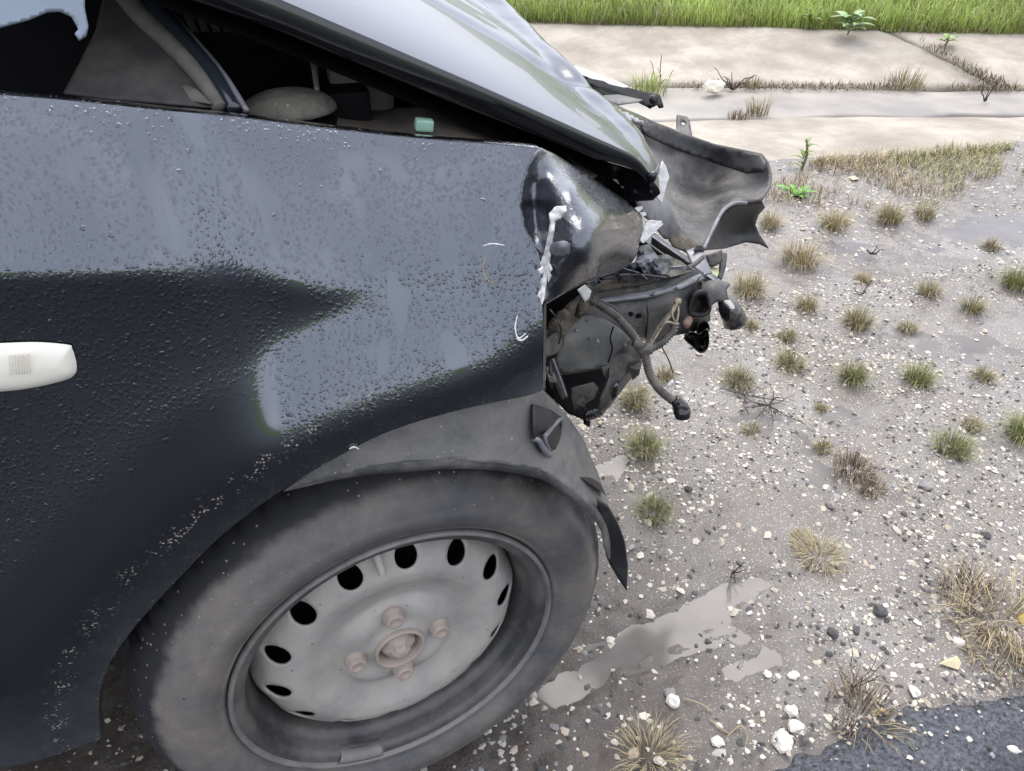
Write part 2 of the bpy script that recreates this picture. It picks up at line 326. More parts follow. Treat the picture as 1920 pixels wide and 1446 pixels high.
def inside(P, poly):
    x, y = P[:, 0], P[:, 1]; r = np.zeros(len(P), bool); n = len(poly)
    for i in range(n):
        x1, y1 = poly[i]; x2, y2 = poly[(i+1) % n]
        if y1 == y2: continue
        k = ((y1 > y) != (y2 > y)) & (x < (x2-x1)*(y-y1)/(y2-y1)+x1); r ^= k
    return r
def bdist(P, poly, closed=True):
    d = np.full(len(P), 1e9); n = len(poly)
    for i in range(n if closed else n-1):
        a = poly[i]; b = poly[(i+1) % n]; ab = b-a; L2 = max((ab*ab).sum(), 1e-12)
        t = np.clip(((P-a)@ab)/L2, 0, 1); q = a+t[:, None]*ab
        d = np.minimum(d, np.hypot(*(P-q).T))
    return d
def resample(poly, step, closed=True):
    out = []; n = len(poly)
    for i in range(n if closed else n-1):
        a = np.array(poly[i], float); b = np.array(poly[(i+1) % n], float)
        k = max(1, int(round(np.hypot(*(b-a))/step)))
        for j in range(k): out.append(a+(b-a)*j/k)
    if not closed: out.append(np.array(poly[-1], float))
    return np.array(out)
def spline(pts, n=6, closed=False):
    P = [np.array(p, float) for p in pts]; out = []; N = len(P)
    for i in range(N if closed else N-1):
        if closed: p0, p1, p2, p3 = P[i-1], P[i], P[(i+1) % N], P[(i+2) % N]
        else: p0, p1, p2, p3 = P[max(i-1, 0)], P[i], P[i+1], P[min(i+2, N-1)]
        for j in range(n):
            t = j/n
            out.append(0.5*((2*p1)+(-p0+p2)*t+(2*p0-5*p1+4*p2-p3)*t*t+(-p0+3*p1-3*p2+p3)*t**3))
    if not closed: out.append(P[-1])
    return np.array(out)
def cdt(poly, step, holes=()):
    B = resample(poly, step); n = len(B)
    lo = B.min(0); hi = B.max(0)
    gx, gy = np.meshgrid(np.arange(lo[0], hi[0], step), np.arange(lo[1], hi[1], step*0.87))
    gx = gx+(np.arange(gx.shape[0]) % 2)[:, None]*step*0.5
    P = np.stack([gx.ravel(), gy.ravel()], -1)
    P = P[inside(P, B)]
    if len(P): P = P[bdist(P, B) > step*0.45]
    edges = [(i, (i+1) % n) for i in range(n)]
    allp = [B]
    for h in holes:
        hb = resample(h, step); k = sum(len(a) for a in allp)
        edges += [(k+i, k+(i+1) % len(hb)) for i in range(len(hb))]; allp.append(hb)
        if len(P): P = P[~inside(P, hb) & (bdist(P, hb) > step*0.4)]
    A = np.concatenate(allp+[P]) if len(P) else np.concatenate(allp)
    r = geometry.delaunay_2d_cdt([Vector(p) for p in A], edges, [], 1, 1e-7)
    V = np.array([tuple(v) for v in r[0]]); F = np.array([f for f in r[2] if len(f) == 3])
    if holes:
        c = V[F].mean(1)
        for h in holes: 
            k = ~inside(c, np.array(h, float)); F = F[k]; c = c[k]
    return V, F
def tps(ctrl):
    C = np.array(ctrl, float); P = C[:, :2]/500.0; z = C[:, 2]; n = len(P)
    def U(d2): return 0.5*d2*np.log(np.maximum(d2, 1e-12))
    if n < 4:
        A = np.c_[np.ones(n), P]; s = np.linalg.lstsq(A, z, rcond=None)[0]
        return lambda Q: np.c_[np.ones(len(Q)), Q/500.0]@s
    K = U(((P[:, None]-P[None])**2).sum(-1))+np.eye(n)*1e-4
    A = np.zeros((n+3, n+3)); A[:n, :n] = K; A[:n, n] = 1; A[:n, n+1:] = P; A[n, :n] = 1; A[n+1:, :n] = P.T
    s = np.linalg.solve(A, np.r_[z, 0, 0, 0])
    def f(Q):
        q = Q/500.0
        return U(((q[:, None]-P[None])**2).sum(-1))@s[:n]+s[n]+q@s[n+1:]
    return f
def panel(name, outline, ctrl, material, parent, step=7.0, th=0.0015, crumple=0.0, cs=30.0, seed=1, smooth_outline=False, holes=(), attrs=None, smooth=True):
    """sheet-metal / plastic piece: outline in photo pixels, ctrl = (px, py, car-space y) spread over it"""
    poly = spline(outline, 5, True) if smooth_outline else np.array(outline, float)
    V, F = cdt(poly, step, [np.array(h, float) for h in holes])
    y = tps(ctrl)(V)
    if crumple:
        y = y+crumple*(fbm(V[:, 0]/cs, V[:, 1]/cs, seed)-0.5)*2
        rd = np.abs(fbm(V[:, 0]/cs*0.6+9, V[:, 1]/cs*0.6, seed+9)-0.5)*2
        y = y+crumple*0.8*(rd-0.3)
    X = PY(V[:, 0], V[:, 1], y)
    o = mesh_obj(name, X, F, material, parent, smooth, attrs={k: np.full(len(X), v) for k, v in (attrs or {}).items()})
    fix_normals(o)
    if th: solid(o, th)
    return o
def fix_normals(o):
    bm = bmesh.new(); bm.from_mesh(o.data); bmesh.ops.recalc_face_normals(bm, faces=bm.faces)
    c = sum((f.normal.dot(Vector(CAM)-f.calc_center_median()) for f in bm.faces[:200] if True), 0.0) if False else 0.0
    bm.faces.ensure_lookup_table(); s = 0.0
    for f in bm.faces: s += f.normal.dot(Vector(CAM)-f.calc_center_median())*f.calc_area()
    if s < 0: bmesh.ops.reverse_faces(bm, faces=bm.faces)
    bm.to_mesh(o.data); bm.free()
def tube(name, pts, rad, material, parent=None, n=10, corr=0.0, pitch=0.005, smooth=True, sub=6):
    P = spline(pts, sub) if sub > 1 else np.array(pts, float)
    if corr:
        L = np.r_[0, np.cumsum(np.linalg.norm(np.diff(P, axis=0), axis=1))]; N = int(L[-1]/(pitch/4))
        s = np.linspace(0, L[-1], N); P = np.stack([np.interp(s, L, P[:, k]) for k in range(3)], -1)
        rr = rad+corr*np.sin(np.arange(N)*math.pi/2)
    else: rr = np.full(len(P), rad) if np.isscalar(rad) else np.interp(np.linspace(0, 1, len(P)), np.linspace(0, 1, len(rad)), rad)
    T = np.gradient(P, axis=0); T /= np.linalg.norm(T, axis=1)[:, None]+1e-12
    ref = np.array([0, 0, 1.0]) if abs(T[:, 2]).mean() < 0.85 else np.array([1.0, 0, 0])
    A = np.cross(T, ref); A /= np.linalg.norm(A, axis=1)[:, None]+1e-12; B = np.cross(T, A)
    a = np.linspace(0, 2*math.pi, n, endpoint=False)
    V = (P[:, None]+rr[:, None, None]*(np.cos(a)[None, :, None]*A[:, None]+np.sin(a)[None, :, None]*B[:, None])).reshape(-1, 3)
    m_ = len(P); F = []
    for i in range(m_-1):
        for j in range(n): F.append((i*n+j, i*n+(j+1) % n, (i+1)*n+(j+1) % n, (i+1)*n+j))
    F.append(tuple(range(n))[::-1]); F.append(tuple((m_-1)*n+j for j in range(n)))
    return mesh_obj(name, V, F, material, parent, smooth)
def box(name, c, s, material, parent=None, rot=None, bev=0.004):
    bm = bmesh.new(); bmesh.ops.create_cube(bm, size=1.0)
    M = Matrix.Translation(c) @ (rot.to_4x4() if rot else Matrix.Identity(4)) @ Matrix.Diagonal((*s, 1))
    bmesh.ops.transform(bm, matrix=M, verts=bm.verts)
    if bev: bmesh.ops.bevel(bm, geom=bm.edges[:], offset=bev, segments=2, affect='EDGES', profile=0.6)
    me = bpy.data.meshes.new(name); bm.to_mesh(me); bm.free(); me.materials.append(material)
    return link(bpy.data.objects.new(name, me), parent)
def grid_obj(name, G, material, parent=None, smooth=True, attrs=None):
    a, b = G.shape[:2]; idx = np.arange(a*b).reshape(a, b)
    F = np.stack([idx[:-1, :-1], idx[1:, :-1], idx[1:, 1:], idx[:-1, 1:]], -1).reshape(-1, 4)
    return mesh_obj(name, G.reshape(-1, 3), F, material, parent, smooth, attrs)
def px3(L): return [PY(a, b, c) for a, b, c in L]

# ================================================================== SETTING
def line_w(p1, p2, z):
    a = PZ(*p1, z); b = PZ(*p2, z); return a, b
def on_line(ab, x):
    a, b = ab; t = (x-a[0])/(b[0]-a[0]); return a[1]+(b[1]-a[1])*t
L0 = line_w((1150, 328), (1920, 274), 0.0)
L1 = line_w((1150, 222), (1920, 214), -0.06)
L2 = line_w((1200, 160), (1900, 167), -0.08)
ZT = 0.06
L3 = line_w((1000, 38), (1920, 58), ZT)
# puddle dips (px, py, radius along x, radius along y, depth)
dips = [(1340, 1140, .12, .035, .009), (1240, 1190, .14, .04, .010), (1150, 1245, .14, .04, .010), (1060, 1290, .08, .022, .011), (1420, 1090, .10, .03, .010),
        (1420, 1235, .09, .03, .011), (1390, 800, .12, .05, .009), (1700, 620, .18, .10, .010), (1880, 430, .35, .16, .018), (1560, 470, .22, .12, .012),
        (1840, 950, .12, .10, .009), (1800, 1080, .1, .06, .008), (1600, 760, .2, .08, .009), (1200, 560, .1, .05, .010), (1330, 650, .12, .07, .010),
        (1850, 640, .2, .1, .010), (1160, 870, .08, .05, .009), (1690, 1000, .12, .07, .008), (1500, 880, .14, .06, .008), (1150, 1380, .12, .02, .008)]
def ground_h(x, y):
    h = 0.010*(fbm(x*2.2, y*2.2, 3)-0.42)+0.012*(fbm(x*9, y*9, 8, 4)-0.5)+0.014*(fbm(x*38, y*38, 21, 3)-0.5)
    for (a, b, rx, ry, dp) in dips:
        c = PZ(a, b, 0)
        h = h-dp*np.exp(-(((x-c[0])/rx)**2+((y-c[1])/ry)**2))
    # churned ripples where the tyre ran
    c = PZ(1200, 1225, 0); k = np.exp(-(((x-c[0])/0.26)**2+((y-c[1])/0.085)**2))
    h = h+0.026*k*(fbm(x*9+y*6, y*85-x*10, 61, 3)-0.52)
    return h
def axis(lo, hi, step, far_lo, far_hi):
    a = list(np.arange(lo, hi, step)); s = step*1.6; v = a[0]; L = []
    while v > far_lo: v -= s; s *= 1.35; L.append(max(v, far_lo))
    s = step*1.6; v = a[-1]; Rr = []
    while v < far_hi: v += s; s *= 1.35; Rr.append(min(v, far_hi))
    return np.array(L[::-1]+a+Rr)
gx = axis(-0.75, 3.1, 0.010, -400, 400)
n_y = 260
G = np.zeros((len(gx), n_y, 3))
tt = np.linspace(0, 1, n_y)**1.25
for i, x in enumerate(gx):
    y0 = -0.30; y1 = on_line(L0, np.clip(x, -3, 8))+0.03
    G[i, :, 0] = x; G[i, :, 1] = y0+(y1-y0)*tt
G[..., 2] = ground_h(G[..., 0], G[..., 1])
edge = np.clip((G[..., 1]+0.30)/0.12, 0, 1); G[..., 2] = G[..., 2]*edge-0.03*(1-edge)
ground = grid_obj('gravel_ground', G, M_ground); ground['kind'] = 'structure'
# standing water
pw = np.array([[[x, y, -0.0112] for y in np.linspace(-0.16, 1.9, 3)] for x in np.linspace(-1.5, 4.5, 3)])
water = grid_obj('puddle_water', pw, M_water); water['kind'] = 'structure'
# asphalt road, ragged edge
ex = np.r_[np.array([-400, -60, -8, -2]), np.arange(-0.8, 3.0, 0.012), np.array([4, 9, 60, 400])]
fr = np.r_[0, 0.006, 0.014, 0.03, 0.06, 0.1, 0.16, 0.25, 0.4, 0.8, 2, 6.5]
G = np.zeros((len(ex), len(fr), 3))
ey = -0.130+0.035*(fbm(ex*6, ex*0+1.5, 33)-0.5)+0.03*(fbm(ex*34, ex*0+7.5, 35)-0.5)
ey = ey+np.interp(ex, [0.2, 0.36, 0.6, 0.89, 1.2], [-.03, -.02, 0.01, 0.0, 0.0])+0.02*(fbm(ex*90, ex*0+2.5, 36)-0.5)
G[..., 0] = ex[:, None]; G[..., 1] = ey[:, None]-fr[None]
G[..., 2] = np.interp(fr, [0, .006, .014, .03, 10], [-0.012, 0.002, 0.006, 0.008, 0.008])[None]+0.003*(fbm(G[..., 0]*40, G[..., 1]*40, 5)-0.5)
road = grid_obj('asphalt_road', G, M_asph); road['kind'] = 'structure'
# verge and field behind the camera, out to the horizon
vg = np.array([[[x, y, 0.0 + (0.3 if y < -9 else 0)] for y in (-6.4, -6.9, -9.5, -40, -400)] for x in (-400, -40, -4, 4, 40, 400)])
far_ground = grid_obj('far_verge_ground', vg, M_soil); far_ground['kind'] = 'structure'
# bank beyond the ditch
bx_ = np.r_[np.array([-400, -60, -8]), np.arange(-2, 7.1, 0.15), np.array([12, 60, 400])]
G = np.zeros((len(bx_), 9, 3))
for i, x in enumerate(bx_):
    y3 = on_line(L3, np.clip(x, -3, 8)); yy = y3+np.array([-0.02, 0.05, 0.2, 0.5, 1.0, 2.0, 5, 40, 400])
    G[i, :, 0] = x; G[i, :, 1] = yy
    G[i, :, 2] = ZT+np.array([-0.05, 0.03, 0.06, 0.10, 0.16, 0.26, 0.5, 1.0, 3.0])
G[..., 2] += 0.03*(fbm(G[..., 0]*3, G[..., 1]*3, 50)-0.5)
bank = grid_obj('grass_bank', G, M_soil); bank['kind'] = 'structure'
# concrete ditch: bed of slabs, each a piece of its own
bed = bpy.data.objects.new('concrete_ditch', None); link(bed); bed['kind'] = 'structure'
def slab(LA, zA, LB, zB, xa, xb, material, gap=0.012, skew=0.0, seed=0):
    n, k = 90, 14; Gs = np.zeros((n, k, 3))
    for i, s in enumerate(np.linspace(0, 1, n)):
        for j, t in enumerate(np.linspace(0, 1, k)):
            x = xa+gap+(xb-xa-2*gap)*s+skew*t+0.02*(vnoise(np.array(t*9.0), np.array(3.0+seed), 7)-0.5)
            ya = on_line(LA, x)+gap+0.07*(vnoise(np.array(x*5.0), np.array(1.0+seed), 8)-0.5); yb = on_line(LB, x)-gap+0.05*(vnoise(np.array(x*4.0), np.array(5.0+seed), 9)-0.5)
            z = zA+(zB-zA)*t
            e = min(s, 1-s)*(xb-xa); e2 = min(t, 1-t)*(yb-ya)
            Gs[i, j] = (x, ya+(yb-ya)*t, z-0.012*math.exp(-e/0.02)-0.008*math.exp(-e2/0.015))
    Gs[..., 2] += 0.018*(fbm(Gs[..., 0]*2.5, Gs[..., 1]*2.5, 60+seed)-0.5)+0.006*(fbm(Gs[..., 0]*14, Gs[..., 1]*14, 70+seed)-0.5)
    o = grid_obj('concrete_slab', Gs, material, bed); solid(o, 0.06, -1.0 if True else 0); return o
xs_near = [-6, -3.0, 0.4, 6.0, 9.5]
for k in range(4): slab(L0, 0.0, L1, -0.06, xs_near[k], xs_near[k+1], M_conc, seed=k)
xs_bed = [-6, -3.0, 0.6, 6.5, 9]
for k in range(4): slab(L1, -0.064, L2, -0.08, xs_bed[k], xs_bed[k+1], M_concw, seed=10+k)
xj = PZ(1875, 163, -0.08)[0]; xt = PZ(1715, 70, ZT)[0]
xs_far = [-6, -1.0, xj, xj+3.0]
for k in range(3): slab(L2, -0.076, L3, ZT, xs_far[k], xs_far[k+1], M_conc, skew=xt-xj, seed=20+k)
G = np.array([[[x, y, z] for (y, z) in ((on_line(L0, np.clip(x, -3, 8)), -0.05), (on_line(L1, np.clip(x, -3, 8)), -0.15), (on_line(L2, np.clip(x, -3, 8)), -0.15), (on_line(L3, np.clip(x, -3, 8)), ZT-0.06))] for x in (-60, -6, -3, 0, 2, 4, 6, 8, 60)])
db = grid_obj('ditch_bed_soil', G, M_soil, bed)

# ================================================================== CAR
car = bpy.data.objects.new('crashed_car', None); link(car)
tag(car, 'dark blue crashed hatchback with torn front fender and bare steel wheel', 'car')

# ---- fender side as tilt field integrated up each column
HUBZ = 0.268
def to_xz(pts, y): P = np.array([PY(a, b, y) for a, b in pts]); o = P[:, 0].argsort(); return P[o, 0], P[o, 2]
top_px = [(0, 176), (150, 189), (300, 205), (460, 221), (640, 243), (800, 260), (960, 272), (1012, 278)]
pxB = [(-300, 512), (0, 511), (150, 508), (300, 500), (450, 506), (560, 530), (640, 548), (700, 560)]
pxC = [(0, 1110), (100, 985), (200, 885), (330, 772), (410, 715), (500, 655), (600, 603), (700, 560)]
pxD = [(60, 1200), (200, 1050), (330, 935), (450, 872), (540, 838), (600, 806), (700, 768), (800, 735), (900, 704), (960, 672), (1016, 610)]
arch_px = [(1016, 733), (990, 742), (920, 756), (850, 772), (770, 795), (700, 822), (610, 870), (530, 918), (420, 1000), (330, 1090), (270, 1155), (230, 1205), (200, 1255), (187, 1300), (186, 1350), (190, 1385)]
xg = np.arange(-0.64, 0.26, 0.003); zg = np.arange(0.14, 0.98, 0.003)
XX, ZZ = np.meshgrid(xg, zg, indexing='ij')
def sg(v): return 1/(1+np.exp(-np.clip(v, -40, 40)))
def build_field(lineA, lineB, lineC, lineD, lineE):
    def zl(L, left_slope=None):
        z = np.interp(xg, *L)
        if left_slope is not None:
            k = xg < L[0][0]; z[k] = L[1][0]+left_slope*(L[0][0]-xg[k])
        return z[:, None]
    zA = zl(lineA, 0.17); zB = zl(lineB, 0.03); zC = zl(lineC, -0.6); zD = zl(lineD, -0.8); zE = np.maximum(zl(lineE, -1.5), 0.24)
    zC = np.maximum(zC, 0.3); zD = np.minimum(np.maximum(zD, 0.27), zC-0.012)
    zB = np.maximum(zB, zC)
    k = xg > lineB[0][-1]
    mx_ = lineB[1][-1]
    zB[k, 0] = mx_+0.0*(xg[k]-lineB[0][-1]); zC[k, 0] = mx_
    sAB = np.clip((ZZ-zB)/np.maximum(zA-zB, 0.02), 0, 1)
    tAB = 25+7*sAB+14*sAB**6
    tBC = 9.5-16*np.clip((ZZ-zC)/np.maximum(zB-zC, 0.01), 0, 1)
    tCD = np.interp(xg, [-0.35, -0.2, -0.12, -0.085, -0.068, 0.0, 0.2], [2, 4, 3, 8, 25, 25, 22])[:, None]+0*ZZ
    tDE = np.interp(xg, [-0.3, -0.1, 0.15], [-6, -10, -16])[:, None]+0*ZZ
    w = lambda z0, s: sg((ZZ-z0)/s)
    fade = np.interp(xg, [-0.1, 0.0, 0.03], [0.0015, 0.003, 0.012])[:, None]
    tilt = tDE+(tCD-tDE)*w(zD, 0.007)
    tilt = tilt+(tBC-tilt)*w(zC, 0.002+0.3*fade)
    tilt = tilt+(tAB-tilt)*w(zB, fade)
    YY = np.cumsum(np.tan(np.radians(tilt)), axis=1)*0.003
    iE = np.clip(((zE[:, 0]-zg[0])/0.003).astype(int), 0, len(zg)-1)
    yE = -0.067+np.maximum(xg-0.03, 0)**2*1.1+np.maximum(-0.2-xg, 0)*0.02
    YY = YY-YY[np.arange(len(xg)), iE][:, None]+yE[:, None]
    ker = np.exp(-0.5*(np.arange(-9, 10)/4.5)**2); ker /= ker.sum()      # smooth along x
    pad = np.pad(YY, ((9, 9), (0, 0)), mode='edge'); YY = sum(ker[i]*pad[i:i+len(xg)] for i in range(19))
    # gentle dents near the crash
    YY += 0.0035*(fbm(XX*9, ZZ*9, 90)-0.5)*sg((XX-0.02)/0.03)+0.0012*(fbm(XX*5, ZZ*5, 91)-0.5)
    return YY, zA, zB, zC, zD, zE
def fy(x, z):
    a = np.clip((x-xg[0])/0.003, 0, len(xg)-1.001); b = np.clip((z-zg[0])/0.003, 0, len(zg)-1.001)
    i = a.astype(int); j = b.astype(int); u = a-i; v = b-j
    return (YY[i, j]*(1-u)+YY[i+1, j]*u)*(1-v)+(YY[i, j+1]*(1-u)+YY[i+1, j+1]*u)*v
def on_fender(pts, off=0.0):
    P = np.array(pts, float); y = np.full(len(P), -0.05)
    for _ in range(60):
        X = PY(P[:, 0], P[:, 1], y); y = 0.6*y+0.4*(fy(X[:, 0], X[:, 2])+off)
    return PY(P[:, 0], P[:, 1], y)
def srt(P): o = P[:, 0].argsort(); return P[o, 0], P[o, 2]
lines = [to_xz(top_px, 0.03), to_xz(pxB, -0.06), to_xz(pxC, -0.062), to_xz(pxD, -0.068), to_xz(arch_px[:-3], -0.065)]
for it in range(4):
    YY, zA, zB, zC, zD, zE = build_field(*lines)
    lines = [srt(on_fender(p)) for p in (top_px, pxB, pxC, pxD, arch_px[:-3])]
tear = [(1000, 292), (988, 312), (977, 345), (973, 380), (980, 420), (994, 452), (1010, 474), (1018, 500), (1013, 535), (1016, 570), (1018, 600), (1017, 660)]
vis = spline(top_px, 4).tolist()+tear+spline(arch_px, 4).tolist()+[(100, 1418), (0, 1440), (-60, 1452)]
fo = on_fender(vis)
poly = np.r_[fo[:, [0, 2]], [[-0.62, fo[-1, 2]-0.02]], [[-0.62, fo[0, 2]+0.075]]]
V2, F2 = cdt(poly, 0.0052)
yf = fy(V2[:, 0], V2[:, 1])
archXZ = on_fender(spline(arch_px, 4))[:, [0, 2]]
dA = bdist(V2, archXZ, closed=False)
dustv = np.clip(0.9*np.exp(-dA/0.022), 0, 1)
low = np.clip((0.42-V2[:, 1])/0.14, 0, 1); dustv = np.maximum(dustv*np.clip((0.72-V2[:, 1])/0.25, 0.35, 1), low)
bandv = np.exp(-((dA-0.034-0.006*(fbm(V2[:, 0]*30, V2[:, 1]*30, 4)-0.5)*2)/0.008)**2)*np.clip((0.06-V2[:, 0])/0.08, 0, 1)+0.3*np.exp(-dA/0.012)
zD_at = np.interp(V2[:, 0], xg, zD[:, 0]); zlow = np.where(V2[:, 0] < -0.06, np.interp(V2[:, 0], xg, zC[:, 0])+0.0, zD_at)
wetv = sg((V2[:, 1]-zlow+0.012)/0.008)*np.clip(1.0-0.9*sg((V2[:, 0]-0.15)/0.006), 0, 1)
fender = mesh_obj('front_fender', np.c_[V2[:, 0], yf, V2[:, 1]], F2, M_paint, car, True, {'dust': dustv, 'band': bandv, 'wet': wetv})
fix_normals(fender)
def strip(name, P, offs, material, parent, attrs=None):
    G = np.stack([P+np.array(o) for o in offs], 1); o = grid_obj(name, G, material, parent, attrs={k: np.full(G.shape[0]*G.shape[1], v) for k, v in (attrs or {}).items()}); fix_normals(o); return o
topP = on_fender(resample(spline(top_px, 4), 8, False)); lead = np.linspace([-0.62, fy(np.array([-0.62]), np.array([fo[0, 2]+0.075]))[0], fo[0, 2]+0.075], topP[0], 20)[:-1]
topP = np.r_[lead, topP]
strip('fender_top_flange', topP, [(0, -0.0005, 0), (0, 0.004, -0.0003), (0, 0.014, -0.0015), (0, 0.022, -0.006), (0, 0.026, -0.03)], M_paint, fender, {'wet': 1.0, 'dust': 0.0, 'band': 0.0})
aP = on_fender(resample(spline(arch_px, 4), 8, False))
strip('arch_lip', aP, [(0, 0, 0), (0, 0.003, -0.001), (0, 0.018, 0.001)], M_inner, fender)
# inked scratches left by the impact
def decal(name, pts, wpx, material, off=-0.0012, th=0.0012):
    C = spline(pts, 6); T = np.gradient(C, axis=0); N = np.stack([-T[:, 1], T[:, 0]], -1); N /= np.linalg.norm(N, axis=1)[:, None]
    ww = wpx*(0.4+0.6*np.sin(np.linspace(0.15, 3.0, len(C))))*(0.7+0.6*rng.random(len(C)))
    A = on_fender(C+N*ww[:, None]/2, off); B = on_fender(C-N*ww[:, None]/2, off)
    o = grid_obj(name, np.stack([A, B], 1), material, fender); fix_normals(o); return solid(o, th)
decal('scratch', [(905, 462), (922, 457), (946, 460)], 2.4, M_white)
decal('scratch', [(912, 478), (905, 500), (912, 522), (928, 533)], 2.2, M_straw)
decal('scratch', [(970, 592), (966, 615), (972, 634), (986, 625)], 3.2, M_white)
decal('scratch', [(968, 634), (978, 638), (990, 630)], 4.0, M_white)
decal('scratch', [(655, 842), (664, 838), (673, 842)], 2.2, M_white)
# side repeater lamp
lamp_out = spline([(-60, 645), (0, 642), (70, 640), (128, 645), (136, 652), (144, 680), (141, 700), (120, 712), (60, 726), (0, 733), (-60, 736)], 5, True)
Vl, Fl = cdt(lamp_out, 5.0)
dl = bdist(Vl, lamp_out); Pl = on_fender(Vl, 0.0)
Pl[:, 1] -= 0.001+0.006*(1-np.exp(-dl/14.0))
lamp = mesh_obj('side_indicator', Pl, Fl, M_lens, car); fix_normals(lamp); 
for gy_ in range(9):
    for gx_ in range(8):
        cx_, cy_ = 18+gx_*5.2, 668+gy_*4.2-gx_*0.3
        q = on_fender([(cx_-1.1, cy_-1.5), (cx_+1.1, cy_-1.5), (cx_+1.1, cy_+1.5), (cx_-1.1, cy_+1.5)], -0.0078)
        solid(mesh_obj('lens_prism', q, [(0, 1, 2, 3)], M_lens2, lamp, False), 0.0006)

# ---- crumpled fender nose
A0 = {'dust': 0.0, 'band': 0.0, 'wet': 0.6}
edge_px = [(1012, 277), (988, 312), (977, 345), (973, 380), (980, 420), (994, 452), (1010, 474), (1018, 500), (1013, 535), (1018, 570)]
edge_y = float(on_fender([(975, 380)])[0, 1])
nose = panel('crumpled_fender_nose',
    [(1012, 277), (1040, 290), (1075, 312), (1120, 342), (1165, 372), (1190, 392), (1203, 405), (1205, 430), (1198, 455), (1193, 478), (1180, 497), (1150, 512), (1110, 523), (1060, 548), (1020, 572), (1014, 560), (1013, 535), (1018, 500), (1010, 474), (994, 452), (980, 420), (973, 380), (977, 345), (988, 312), (1000, 292)],
    [(*p, q[1]) for p, q in zip(edge_px, on_fender(edge_px))]+[(1001, 345, edge_y+.016), (1003, 395, edge_y+.010), (1008, 430, edge_y-.002), (1026, 320, edge_y+.016), (1030, 365, edge_y-.006), (1034, 415, edge_y-.022), (1075, 312, .03), (1120, 342, .035), (1165, 372, .045), (1202, 406, .06),
     (1075, 350, edge_y-.006), (1085, 400, edge_y-.034), (1060, 450, edge_y-.044), (1060, 510, edge_y-.044), (1130, 400, edge_y-.010), (1130, 450, edge_y-.034), (1120, 500, edge_y-.034), (1204, 430, .05), (1193, 478, .03), (1150, 512, .0), (1170, 440, -.015)],
    M_paint_smooth, car, step=5, crumple=0.0022, cs=55, seed=12, attrs=A0, th=0.0012)
dent = panel('dent_patch', [(1035, 458), (1058, 452), (1074, 462), (1072, 474), (1050, 480), (1033, 474)], [(1035, 458, edge_y-.043), (1074, 462, edge_y-.05), (1050, 480, edge_y-.048), (1055, 464, edge_y-.053)], M_grey, nose, step=4, smooth_outline=True)
# white filler torn along the crack
wt = panel('torn_filler', [(1030, 402), (1042, 388), (1060, 386), (1062, 396), (1050, 410), (1040, 415), (1037, 440), (1034, 470), (1031, 492), (1036, 505), (1026, 518), (1022, 545), (1017, 572), (1012, 560), (1013, 530), (1018, 515), (1008, 496), (1016, 490), (1022, 470), (1029, 440), (1033, 418)],
    [(1030, 402, edge_y-.03), (1060, 388, edge_y-.045), (1037, 440, edge_y-.04), (1031, 492, edge_y-.03), (1024, 530, -.062), (1015, 565, -.066)], M_white, fender, step=4, crumple=0.003, cs=12, seed=3)
for pts in ([(1022, 500), (1034, 515), (1028, 530), (1026, 512)], [(1012, 545), (1007, 556), (1014, 560), (1017, 550)], [(1018, 500), (1009, 506), (1012, 514), (1020, 512)]):
    panel('filler_flake', pts, [(p[0], p[1], -.066) for p in pts], M_white, fender, step=4)
# bare edge of the fender below the tear
eP = on_fender([(1018, 575), (1018, 600), (1018, 640), (1017, 690), (1016, 733)])
strip('torn_edge', eP, [(0.0005, 0, 0), (0.004, 0.004, 0), (0.003, 0.02, 0)], M_inner, fender)

# ---- hood, popped and folded; built in car space
ex_, ez_ = [], []
for p in [(520, -4), (700, 73), (900, 160), (1080, 241), (1228, 312)]:
    q = PY(*p, 0.075); ex_.append(q[0]); ez_.append(q[2])
ex_ = [-0.85, -0.45, -0.2]+ex_; ez_ = [1.06, 1.035, 0.985]+ez_
def hood_z(x, y):
    ze = np.interp(x, ex_, ez_); d = y-0.075
    z = ze+0.030*(1-np.exp(-d/0.10))*np.interp(x, [-.3, .1, .34], [1, 0.7, 0.15])+0.028*np.clip(d, 0, .8)*np.interp(x, [0, .34], [0.4, 1.6])
    # pressed character line and crash folds
    yl = 0.33+0.25*(0.34-x); z = z-0.008*np.exp(-((y-yl)/0.03)**2)
    fr_ = np.clip((x-0.16+0.1*(y-0.075))/0.17, 0, 1)
    z = z+fr_**2*0.012*(fbm(x*14+y*4, y*7, 41)-0.5)+fr_**2*0.009*(np.abs(fbm(x*9, y*5+x*6, 47)-0.5)*2-0.4)
    z = z+0.003*(fbm(x*3, y*3, 44)-0.5)
    return z
def x_front(y): return np.interp(y, [0.07, 0.12, 0.2, 0.4, 0.8, 1.3], [0.299, 0.320, 0.338, 0.340, 0.352, 0.33])
NS, NT = 150, 110
yv = 0.075+(1.35-0.075)*np.linspace(0, 1, NT)**1.5
Gh = np.zeros((NS, NT, 3))
for j, y in enumerate(yv):
    xx = -0.85+(x_front(y)+0.85)*np.linspace(0, 1, NS)**0.75
    Gh[:, j, 0] = xx; Gh[:, j, 1] = y; Gh[:, j, 2] = hood_z(xx, np.full(NS, y))
    roll = np.clip((xx-(x_front(y)-0.03))/0.03, 0, 1); Gh[:, j, 2] -= 0.020*roll**2
hood = grid_obj('hood', Gh, M_hood, car, attrs={k: np.zeros(NS*NT) for k in ('dust', 'band', 'wet')}); fix_normals(hood)
eh = Gh[:, 0]
tf = np.interp(np.linspace(0, 1, NS), [0, .8, .93, 1], [1, 1, .8, .35])[:, None]
